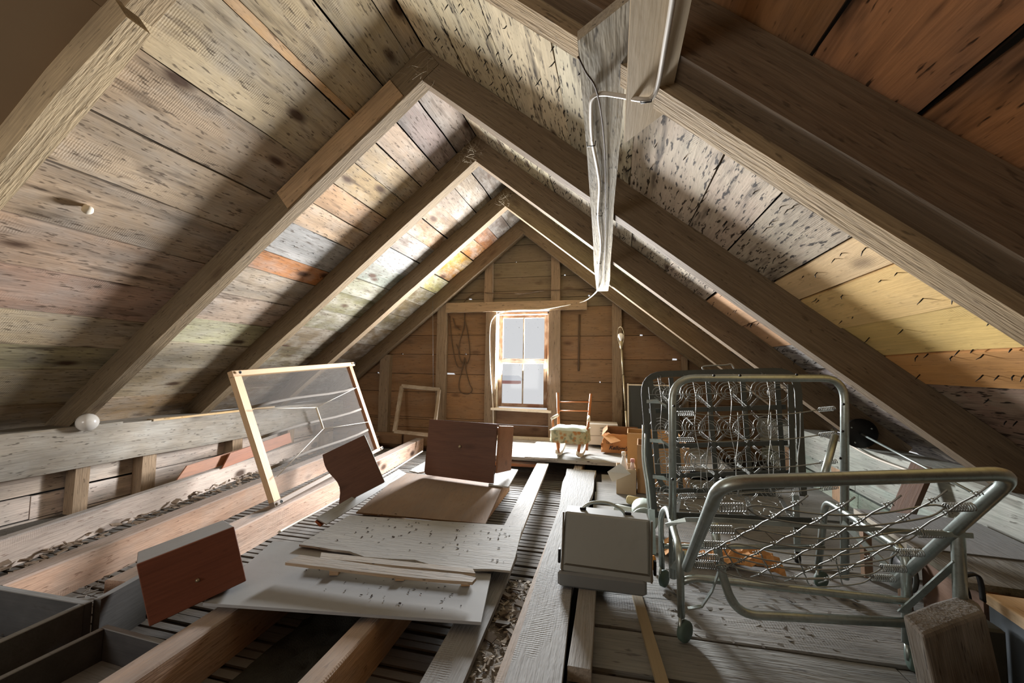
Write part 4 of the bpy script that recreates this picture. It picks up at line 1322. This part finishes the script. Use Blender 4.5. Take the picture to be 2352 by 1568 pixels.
# --- lamp lying on the right plate
DP = V((1.40, 2.87, .505))
t = thing('fallen_lamp', 'dark round-based floor lamp lying on the right plate beam', 'lamp', DP)
dd = (V((1.37, 2.1, .40)) - DP).normalized()
LM = MX.Translation(DP) @ dd.to_track_quat('Z', 'Y').to_matrix().to_4x4()
MB().lathe([(.085, -.02), (.088, -.005), (.085, .004), (.02, .008)], LM, 24).build('base', M_BLACK, t)
tubeobj('pole', [DP, DP + dd * .82], .006, M_STEEL, t, 8)
for a in (.6, 2.5, 4.2):
    MB().lathe([(.005, .004), (.005, .008)], LM @ MX.Translation((.06 * math.cos(a), .06 * math.sin(a), 0)), 8).build('screw', M_STEEL, t)
# white cable on the right plate
o = tubeobj('plate_cable', smooth_path([at(1950, 1000, X=1.43), at(1946, 1010, X=1.42), at(1962, 1027, X=1.42), at(2010, 1052, X=1.42), at(2090, 1082, X=1.42), at(2160, 1106, X=1.42)], 6), .006, M_WHITECABLE, None, 6)
tag(o, 'white cable clipped along the right plate beam by the fallen lamp', 'cable')

# ================================================================== CABLES, CORDS, SMALL THINGS
zb = 1.508
P = [at(1552, -60, Z=1.52), at(1545, 0, Z=1.52), at(1530, 90, Z=1.52), at(1512, 190, Z=1.52), at(1497, 224, Z=1.52), at(1470, 228, Z=1.52), at(1425, 220, Z=1.56), at(1385, 215, Z=1.585), at(1362, 222, Z=1.588), at(1357, 250, Z=1.588), at(1360, 320, Z=1.588), at(1372, 385, Z=1.588), at(1377, 430, Z=1.588), at(1374, 500, Z=1.588), at(1380, 560, Z=1.588), at(1376, 610, Z=1.588), at(1374, 655, Z=1.588), at(1368, 672, Y=4.3), at(1340, 692, Y=4.75), at(1290, 703, Y=4.765), at(1240, 711, Y=4.765), at(1185, 712, Y=4.765), at(1150, 718, Y=4.765), at(1132, 731, Y=4.77), at(1125, 760, Y=4.785), at(1126, 850, Y=4.785), at(1132, 930, Y=4.785), at(1133, 985, Y=4.785)]
o = tubeobj('power_cable', smooth_path(P, 6), .0062, M_WHITECABLE, None, 7)
tag(o, 'white power cable running along the ceiling beam and around the window', 'cable')
for (x, y, z) in ((1484, 228, 1.517), (1358, 330, 1.585), (1377, 492, 1.585), (1376, 603, 1.585)):
    p = at(x, y, Z=z)
    tubeobj('staple', [p + V((-.014, 0, .008)), p + V((-.012, 0, -.008)), p + V((.012, 0, -.008)), p + V((.014, 0, .008))], .0018, M_BLACK, o, 4)
o = tubeobj('thin_wire', smooth_path([at(1328, 130, Z=1.59), at(1345, 165, Z=1.585), at(1372, 215, Z=1.583), at(1388, 330, Z=1.59), at(1391, 450, Z=1.59), at(1390, 560, Z=1.59), at(1386, 660, Z=1.59)], 6), .0026, M_BROWNCABLE, None, 5)
tag(o, 'thin dark twisted wire stapled along the ceiling beam', 'wire')
P = [at(640, 1222, Z=-.06), at(680, 1200, Z=-.06), at(740, 1168, Z=-.05), at(820, 1122, Z=-.05), at(885, 1090, Z=-.04), at(930, 1062, Z=-.03), at(970, 1036, Z=-.02)]
o = tubeobj('floor_cable', smooth_path(P, 6), .007, M_WHITECABLE, None, 6)
tag(o, 'white cable running along the joist beside the wavy panel', 'cable')
# hank of cord hanging on the gable
b = MB()
Yc = GY - .02
for pts in ([(1067, 700), (1066, 745), (1055, 790), (1055, 820), (1068, 838), (1079, 815), (1074, 765), (1067, 735)],
            [(1067, 820), (1061, 850), (1054, 880), (1058, 900), (1075, 905), (1084, 895), (1078, 880), (1070, 850), (1068, 822)],
            [(1032, 725), (1036, 770), (1042, 810), (1050, 840), (1062, 845)], [(1048, 790), (1052, 800), (1056, 812)], [(1040, 730), (1046, 748), (1056, 757)]):
    b.tube(smooth_path([at(x, y, Y=Yc) for x, y in pts], 5), .006, 5)
o = b.build('cord_hank', M_BROWNCABLE, None)
tag(o, 'looped brown cord hanging from a nail left of the window', 'cord')
o = tubeobj('upper_wire', smooth_path([at(1062, 705, Y=GY - .02), at(1068, 690, Y=GY - .02), at(1085, 676, Y=GY - .02), at(1102, 671, Y=GY - .02), at(1130, 673, Y=GY - .08), at(1200, 674, Y=GY - .02), at(1240, 668, Y=GY - .02), at(1280, 666, Y=GY - .085), at(1325, 664, Y=GY - .02), at(1365, 672, Y=GY - .02)], 6), .005, M_BROWNCABLE, None, 5)
tag(o, 'brown wire strung across the gable above the window', 'wire')
o = tubeobj('hanging_rod', [at(1331, 722, Y=GY - .012), at(1329, 852, Y=GY - .012)], .011, M_BROWNCABLE, None, 6)
tag(o, 'dark vertical rod hanging on the gable right of the window', 'rod')
o = tubeobj('pull_string', [at(994, 690, Y=4.7), at(995, 892, Y=4.7)], .0018, M_WIRE, None, 4)
tag(o, 'thin string hanging in front of the left gable stud', 'string')
# globes
p = at(197, 973, X=-3.44)
g_ = thing('glass_globe', 'white egg-shaped glass globe on the left plate beam', 'globe', p)
vs = [(.002, -.075), (.03, -.07), (.034, -.06), (.052, -.03), (.06, 0), (.055, .025), (.04, .048), (.018, .06), (.002, .063)]
MB().lathe(vs, MX.Translation(V((-3.46, 2.06, .455))) @ MX.Rotation(1.2, 4, 'Y') @ MX.Rotation(.6, 4, 'X'), 20).build('bulb', M_BULB, g_)
MB().lathe([(.028, -.095), (.03, -.07)], MX.Translation(V((-3.46, 2.06, .455))) @ MX.Rotation(1.2, 4, 'Y') @ MX.Rotation(.6, 4, 'X'), 14).build('collar', M_WHITEP, g_)
d = at(195, 470, Y=1.3) - CAMP
tt = ((ZR + RV - ML * XR) - CAMP.z) / (d.z - ML * d.x)
p = CAMP + d * tt + nL * .01
KMx = MX.Translation(p) @ nL.to_track_quat('Z', 'X').to_matrix().to_4x4()
o = MB().lathe([(.008, -.01), (.010, .004), (.018, .012), (.022, .022), (.018, .034), (.008, .04)], KMx, 14).build('porcelain_knob', M_WHITEP, None)
tag(o, 'small round cream knob fixed to the left roof boards', 'knob')
# cobwebs
for (x, y, Y_, lb, n_) in ((1078, 350, 2.90, 'dusty cobweb tangle at the second rafter peak', 60), (1155, 455, 3.82, 'small cobweb tangle at the third rafter peak', 40), (968, 160, 1.99, 'sparse cobweb strands at the nearest full rafter peak', 14)):
    p = at(x, y, Y=Y_)
    b = MB()
    for i in range(n_):
        a = p + V((random.gauss(0, .05), random.gauss(0, .02), random.gauss(0, .035)))
        e = a + V((random.gauss(0, .04), random.gauss(0, .02), random.gauss(0, .04)))
        m_ = (a + e) / 2 + V((random.gauss(0, .012), 0, random.gauss(0, .012)))
        b.tube(smooth_path([a, m_, e], 4), random.uniform(.0005, .0016), 3)
    o = b.build('cobweb', M_COB, None)
    o['kind'] = 'stuff'
    tag(o, lb, 'cobweb')

# ================================================================== BEDS
def helix(A, B, r, turns, n=8):
    A, B = V(A), V(B)
    d = B - A
    L = d.length
    d.normalize()
    u = d.orthogonal().normalized()
    w = d.cross(u)
    N = int(turns * n)
    return [A + d * L * i / N + (u * math.cos(2 * PI * i / n) + w * math.sin(2 * PI * i / n)) * r for i in range(N + 1)]


def spiral(M, r0, r1, turns, depth, n=12):
    N = int(turns * n)
    return [M @ V(((r0 + (r1 - r0) * i / N) * math.cos(2 * PI * i / n), (r0 + (r1 - r0) * i / N) * math.sin(2 * PI * i / n), depth * i / N)) for i in range(N + 1)]


# ---- rear bed: flat-steel frame with coil springs, folded upright
t = thing('spring_bed', 'folded bed with dark flat-steel frame and coil springs, rear of the two', 'bed', (.16, 2.0, 0))
def RB(u, v, off=0.0):   # u across 0..1, v height 0..1 in the upright frame
    L0, R0 = V((.176, 2.04, .19)), V((.80, 2.10, .24))
    L1, R1 = V((.137, 2.14, .835)), V((.815, 2.16, .865))
    a = L0 + (R0 - L0) * u
    b = L1 + (R1 - L1) * u
    return a + (b - a) * v + V((0, off, 0))
loop = fillet([RB(0, 0), RB(0, 1), RB(1, 1), RB(1, 0.12)], .10, 6)
MB().tube(loop, (.003, .015), flat=(0, -1, 0)).build('frame', M_FLATST, t, smooth=False)
MB().tube([p + V((0, .022, 0)) for p in fillet([RB(-.012, 0), RB(-.012, 1.015), RB(1.012, 1.015), RB(1.012, .12)], .11, 6)], (.014, .002), flat=(0, -1, 0)).build('frame', M_FLATST, t, smooth=False)
loop2 = fillet([RB(.05, .95), RB(.05, .16), RB(.94, .18), RB(.955, .9)], .09, 6)
MB().tube(loop2, (.003, .012), flat=(0, -1, 0)).build('inner_frame', M_FLATST, t, smooth=False)
# wires across and springs
vrows = [.86, .60, .37, .17]
ucols = [.10, .33, .56, .80]
for v in vrows:
    tubeobj('cross_wire', [RB(.03, v - .01, -.02), RB(.5, v - .012, -.025), RB(.93, v + .012, -.02)], .0022, M_WIRE, t, 5)
for u in ucols:
    tubeobj('long_wire', smooth_path([RB(u, .98, -.01), RB(u + .01, .8, -.03), RB(u - .012, .6, -.03), RB(u + .01, .4, -.03), RB(u, .18, -.02)], 5), .0016, M_WIRE, t, 5)
for u in (.2, .45, .68, .9):
    MB().tube([RB(u, .97, .05), RB(u + .01, .16, .05)], (.002, .011), flat=(0, -1, 0)).build('slat', M_FLATST, t, smooth=False)
for v in (.72, .46, .25):
    MB().tube([RB(.03, v, .055), RB(.95, v + .01, .055)], (.002, .011), flat=(0, -1, 0)).build('slat', M_FLATST, t, smooth=False)
for v in vrows:
    for u in ucols:
        P = RB(u, v, -.03)
        Ms = MX.Translation(P) @ MX.Rotation(PI / 2, 4, 'X') @ MX.Rotation(random.uniform(-.15, .15), 4, 'X')
        tubeobj('coil_spring', spiral(Ms, .012, .055, 3.6, -.06), .0018, M_WIRE, t, 4)
        P2 = RB(u + .1, v - .02, .03)
        tubeobj('coil_spring', spiral(MX.Translation(P2) @ MX.Rotation(PI / 2, 4, 'X'), .03, .052, 2.2, -.02), .0016, M_WIRE, t, 4)
for v0, v1 in ((.84, .62), (.58, .39), (.35, .19)):
    for u0 in ucols[:-1]:
        um = .235
        for a, b_ in (((u0 + .02, v0), (u0 + .21, v1)), ((u0 + .21, v0), (u0 + .02, v1))):
            mid = ((a[0] + b_[0]) / 2, (a[1] + b_[1]) / 2)
            tubeobj('tension_spring', helix(RB(a[0], a[1], -.02), RB(a[0] + (b_[0] - a[0]) * .42, a[1] + (b_[1] - a[1]) * .42, -.02), .006, 14, 6), .0011, M_WIRE, t, 3)
            tubeobj('tension_spring', helix(RB(b_[0], b_[1], -.02), RB(b_[0] + (a[0] - b_[0]) * .42, b_[1] + (a[1] - b_[1]) * .42, -.02), .006, 14, 6), .0011, M_WIRE, t, 3)
for u in (.12, .28, .44, .6, .78):
    tubeobj('hook', helix(RB(u, .99, -.01), RB(u, .92, -.012), .004, 7, 6), .0012, M_WIRE, t, 3)
# twisted steel tabs on the left bar
for v in (.80, .52, .27):
    a = RB(.01, v, -.01)
    MB().add([a + V((0, 0, -.008)), a + V((0, 0, .008)), a + V((.045, -.03, .014)), a + V((.06, -.03, -.006)), a + V((.09, 0, -.03)), a + V((.09, 0, -.014))], [(0, 1, 2, 3), (3, 2, 5, 4)]).build('tab', M_STEEL, t, smooth=False)
# lower folded section (flat)
for y0 in (2.04, 2.45):
    MB().tube([V((.17, y0, .20)), V((.82, y0 + .04, .22))], (.014, .003), flat=(0, 0, 1)).build('frame', M_FLATST, t, smooth=False)
for x in (.26, .42, .58, .74):
    MB().tube([V((x, 2.0, .20)), V((x + .10, 2.5, .21))], (.002, .010), flat=(0, 0, 1)).build('slat', M_FLATST, t, smooth=False)
for x in (.24, .36, .48, .60, .72):
    for y0 in (2.12, 2.28):
        tubeobj('coil_spring', spiral(MX.Translation((x, y0, .19)), .014, .05, 3.0, .05), .0017, M_WIRE, t, 4)
# left rods and legs
for dx, top in ((-.018, .60), (-.008, .56)):
    tubeobj('brace_rod', smooth_path([V((.150 + dx, 2.05, top)), V((.145 + dx, 2.03, .45)), V((.16 + dx, 2.0, .32)), V((.172 + dx, 1.98, .12))], 4), .005, M_STEEL, t, 6)
MB().tube([V((.158, 1.95, .25)), V((.160, 1.93, .07))], (.012, .006), flat=(1, 0, 0)).build('leg', M_STEEL, t, smooth=False)
MB().lathe([(.012, 0), (.014, .012), (.012, .045), (.007, .055)], MX.Translation((.160, 1.93, .006)), 10).build('foot_cap', M_ORANGE, t)
MB().tube([V((.80, 2.18, .30)), V((.80, 2.18, .05))], (.012, .006), flat=(1, 0, 0)).build('leg', M_STEEL, t, smooth=False)
MB().lathe([(.012, 0), (.014, .012), (.012, .045)], MX.Translation((.80, 2.18, .004)), 10).build('foot_cap', M_BLACK, t)
tubeobj('top_clip', smooth_path([RB(.42, 1.02, .02), RB(.42, 1.05, .02), RB(.56, 1.055, .02), RB(.6, 1.06, .02), RB(.62, 1.02, .02)], 4), .004, M_WIRE, t, 5)

# ---- front cot: tubular frame
t = thing('folding_cot', 'tubular steel folding cot on casters with slack wire mesh, front of the two', 'bed', (.5, 1.6, 0))
TR_ = .0125
ML0, ML1 = V((.20, 1.62, .12)), at(1543, 868, Y=1.62)
MR1, MR0 = at(1940, 868, Y=1.77), V((.80, 1.78, .12))
mid = fillet([ML0, V((.207, 1.62, ML1.z)), V((MR1.x, 1.77, MR1.z)), MR0], .085, 7)
tubeobj('back_frame', mid, .0135, M_STEEL, t, 10)
UA, UB, UC, UD = at(1577, 1303, X=.215), at(1655, 1108, X=.215), at(2338, 1086, X=.83), at(2055, 1340, X=.83)
tubeobj('seat_frame', fillet([UA, UB, UC, UD], .06, 7), .0145, M_STEEL, t, 10)
# lower front loop
Yl = 1.42
L1 = [at(1640, 1205, Y=Yl), at(1668, 1415, Y=Yl), at(1760, 1418, Y=Yl), at(2080, 1428, Y=Yl)]
tubeobj('foot_frame', fillet([at(1640, 1200, Y=Yl), at(1655, 1310, Y=Yl), at(1690, 1410, Y=Yl), at(2090, 1430, Y=1.44)], .07, 7), .013, M_STEEL, t, 10)
# left and right leg frames
def caster(P, cn):
    MB().lathe([(.008, -.012), (.026, -.011), (.032, -.007), (.032, .007), (.026, .011), (.008, .012)], MX.Translation((P.x, P.y, .033)) @ MX.Rotation(-.75 + cn, 4, 'Z') @ MX.Rotation(PI / 2, 4, 'Y'), 20).build('caster_wheel', M_RUBBER, t)
    tubeobj('caster_stem', [(P.x - .014, P.y - .012, .033), (P.x - .016, P.y - .012, .055), (P.x - .012, P.y, .085)], .006, M_STEEL, t, 6)


FLp, FRp, RLp, RRp = V((.215, 1.462, 0)), V((.834, 1.50, 0)), V((.19, 1.80, 0)), V((.80, 1.96, 0))
for k, P in enumerate((FLp, FRp, RLp, RRp)): caster(P, (0, .5, .2, -.3)[k])
tubeobj('leg', fillet([V((.205, 1.462, .075)), V((.20, 1.44, .285)), V((.195, 1.72, .335)), V((.18, 1.80, .28)), V((.182, 1.80, .07))], .05, 5), .0115, M_STEEL, t, 8)
tubeobj('leg', fillet([V((.824, 1.50, .075)), V((.822, 1.48, .34)), V((.80, 1.9, .36)), V((.79, 1.96, .07))], .05, 5), .0125, M_STEEL, t, 8)
tubeobj('cross_bar', fillet([V((.205, 1.455, .185)), V((.24, 1.45, .205)), V((.815, 1.47, .205)), V((.83, 1.49, .20))], .03, 3), .0115, M_STEEL, t, 8)
tubeobj('cross_bar', [V((.19, 1.79, .16)), V((.80, 1.93, .17))], .010, M_STEEL, t, 8)
MB().tube([at(1530, 1206, Y=1.40), at(1575, 1193, Y=1.38), at(1640, 1193, Y=1.30), at(2235, 1230, Y=1.30)], (.006, .002), flat=(0, 0, 1)).build('flat_bar', M_STEEL, t, smooth=False)
# right post of the seat frame
rp0, rp1 = at(2205, 1190, X=.845), V((.845, 1.33, .05))
MB().tube([rp0, rp0 + V((0, .01, -.05)), rp1], [.010, .014, .0145], 10).build('post', M_STEEL, t)
MB().tube([at(2198, 1290, X=.838), at(2070, 1405, Y=1.46)], (.010, .002), flat=(1, 0, 0)).build('brace', M_STEEL, t, smooth=False)
tubeobj('brace', [at(1965, 1200, Y=1.72), at(2055, 1260, Y=1.62), at(2095, 1310, Y=1.58)], .011, M_STEEL, t, 8)
MB().tube([at(1935, 1200, Y=1.74), at(2085, 1345, Y=1.52)], (.010, .002), flat=(0, 0, 1)).build('brace', M_STEEL, t, smooth=False)
MB().tube([at(1650, 1315, Y=1.42), at(1636, 1355, Y=1.44), at(1612, 1392, Y=1.46), at(1580, 1397, Y=1.46)], (.007, .002), flat=(0, -1, 0)).build('brace', M_STEEL, t, smooth=False)
MB().tube([at(1545, 1305, Y=1.55), at(1578, 1265, Y=1.5), at(1585, 1300, Y=1.46)], (.010, .002), flat=(1, 0, 0)).build('brace', M_STEEL, t, smooth=False)
MB().lathe([(.022, -.002), (.022, .002)], MX.Translation((.2, 1.60, .24)) @ MX.Rotation(PI / 2, 4, 'Y'), 16).build('pivot_plate', M_STEEL, t)
tubeobj('hinge_arm', [at(1918, 1000, Y=1.70), at(1888, 1110, Y=1.62)], .012, M_STEEL, t, 8)
MB().tube([at(1545, 1060, Y=1.66), at(1548, 1300, Y=1.68)], (.004, .002), flat=(1, 0, 0)).build('brace', M_GREEN, t, smooth=False)
for (x, y, Y_) in ((1548, 932, 1.60), (1545, 1100, 1.60), (1937, 928, 1.75), (1935, 990, 1.75), (1930, 1052, 1.75), (1640, 862, 1.62), (1700, 862, 1.64), (1830, 860, 1.72)):
    MB().lathe([(.005, 0), (.004, .004), (.001, .006)], MX.Translation(at(x, y, Y=Y_ - .012)) @ MX.Rotation(PI / 2, 4, 'X'), 8).build('rivet', M_BLACK, t)
# mesh of the upright section
def MD(u, v, off=0.0):
    a = V((.207, 1.62, .30)) + (V((.80, 1.78, .33)) - V((.207, 1.62, .30))) * u
    b = V((.207, 1.62, .775)) + (V((.80, 1.77, .785)) - V((.207, 1.62, .775))) * u
    return a + (b - a) * v + V((0, off, 0))
for v, s0, s1 in ((.84, .93, .92), (.64, .62, .70), (.42, .43, .46), (.22, .24, .26)):
    for side in (0, 1):
        if side == 0:
            tubeobj('tension_spring', helix(MD(.03, v), MD(.13, v), .008, 9, 8), .0016, M_WIRE, t, 4)
        else:
            tubeobj('tension_spring', helix(MD(.97, v + .03), MD(.88, v + .02), .008, 9, 8), .0016, M_WIRE, t, 4)
    tubeobj('mesh_wire', smooth_path([MD(.13, v), MD(.3, v - .03, .03), MD(.5, v - .02, .04), MD(.7, v - .02, .03), MD(.88, v + .02)], 4), .0022, M_WIRE, t, 5)
for u in (.22, .40, .60, .78):
    tubeobj('mesh_wire', smooth_path([MD(u, .84, .02), MD(u + .01, .64, .04), MD(u - .01, .42, .04), MD(u, .18, .03)], 4), .0018, M_WIRE, t, 4)
# slack mesh of the seat section: straps between both arms plus link diagonals
def arm(A, B, f): return A + (B - A) * f
sg = []
for k, (f, fl2, fr2) in enumerate(((.78, .30, .22), (.55, .48, .42), (.36, .64, .58), (.18, .80, .74), (.06, .92, .90))):
    a, b_ = arm(UB, UA, 1 - f), arm(UC, UD, 1 - f * .98)
    ia = a + (b_ - a) * .13
    ib = b_ + (a - b_) * .13
    tubeobj('tension_spring', helix(a + (b_ - a) * .03, ia, .0095, 10, 8), .0018, M_WIRE, t, 4)
    tubeobj('tension_spring', helix(b_ + (a - b_) * .03, ib, .0095, 10, 8), .0018, M_WIRE, t, 4)
    for w in (.012, -.014):
        sag = V((0, 0, -.03))
        pts = [ia] + [ia + (ib - ia) * q + sag * math.sin(PI * q) + V((0, .0, w)) for q in (.08, .3, .5, .7, .92)] + [ib]
        tubeobj('mesh_wire', smooth_path(pts, 4), .0022, M_WIRE, t, 5)
def SF(u, f):    # point on the slack seat surface
    a, b_ = arm(UB, UA, 1 - f), arm(UC, UD, 1 - f * .98)
    return a + (b_ - a) * u + V((0, 0, -.03 * math.sin(PI * u)))
for u0 in (.30, .46, .62, .78, .94):
    pts = [SF(u0 - .32 * q, .97 - .92 * q) for q in [i / 14 for i in range(15)]]
    pts = [p + V((0, 0, .0018 * (-1) ** i)) for i, p in enumerate(pts)]
    tubeobj('link_chain', pts, .0020, M_WIRE, t, 5)
    b = MB()
    for i in range(1, 14, 2):
        b.tube(helix(pts[i] + V((-.006, 0, 0)), pts[i] + V((.010, 0, .006)), .005, 2.5, 6), .0014, 4)
    b.build('link_knots', M_WIRE, t)['kind'] = 'stuff'
for u0 in (.12, .28, .44, .60):
    pts = [SF(u0 + .14 * q, .36 - .33 * q) for q in [i / 6 for i in range(7)]]
    pts = [p + V((0, 0, .0018 * (-1) ** i)) for i, p in enumerate(pts)]
    tubeobj('link_chain', pts, .0020, M_WIRE, t, 5)
# crumpled brown paper under the rear bed
b = MB()
vs, fs = [], []
for j in range(9):
    for i in range(19):
        x, y = .22 + .48 * i / 18, 2.02 + .16 * j / 8
        vs.append(V((x, y, .035 + .05 * NZ.noise(V((x * 9, y * 14, 0))) + .03 * NZ.noise(V((x * 30, y * 30, 2))))))
for j in range(8):
    for i in range(18):
        a = j * 19 + i
        fs.append((a, a + 1, a + 20, a + 19))
o = b.add(vs, fs).build('crumpled_paper', M_CARD, None, col=c(186, 136, 84), smooth=False)
md = o.modifiers.new('s', 'SOLIDIFY'); md.thickness = .002
tag(o, 'crumpled brown paper on the floor beneath the rear bed', 'paper')

# far shed seen through the window
sh = thing('distant_shed', 'distant snow-covered shed seen through the lower window panes', 'shed', (-11, 42, -1.5))
box('wall', (2.6, 1.5, .34), MX.Translation((-12.3, 42, -.62)), M_REDWALL, sh)
prism('roof', [(-.3, 0), (2.9, 0), (2.3, .5), (.3, .5)], 2.0, MX.Translation((-12.3, 41.8, -.28)) @ MX.Rotation(PI / 2, 4, 'X'), M_SNOW, sh)
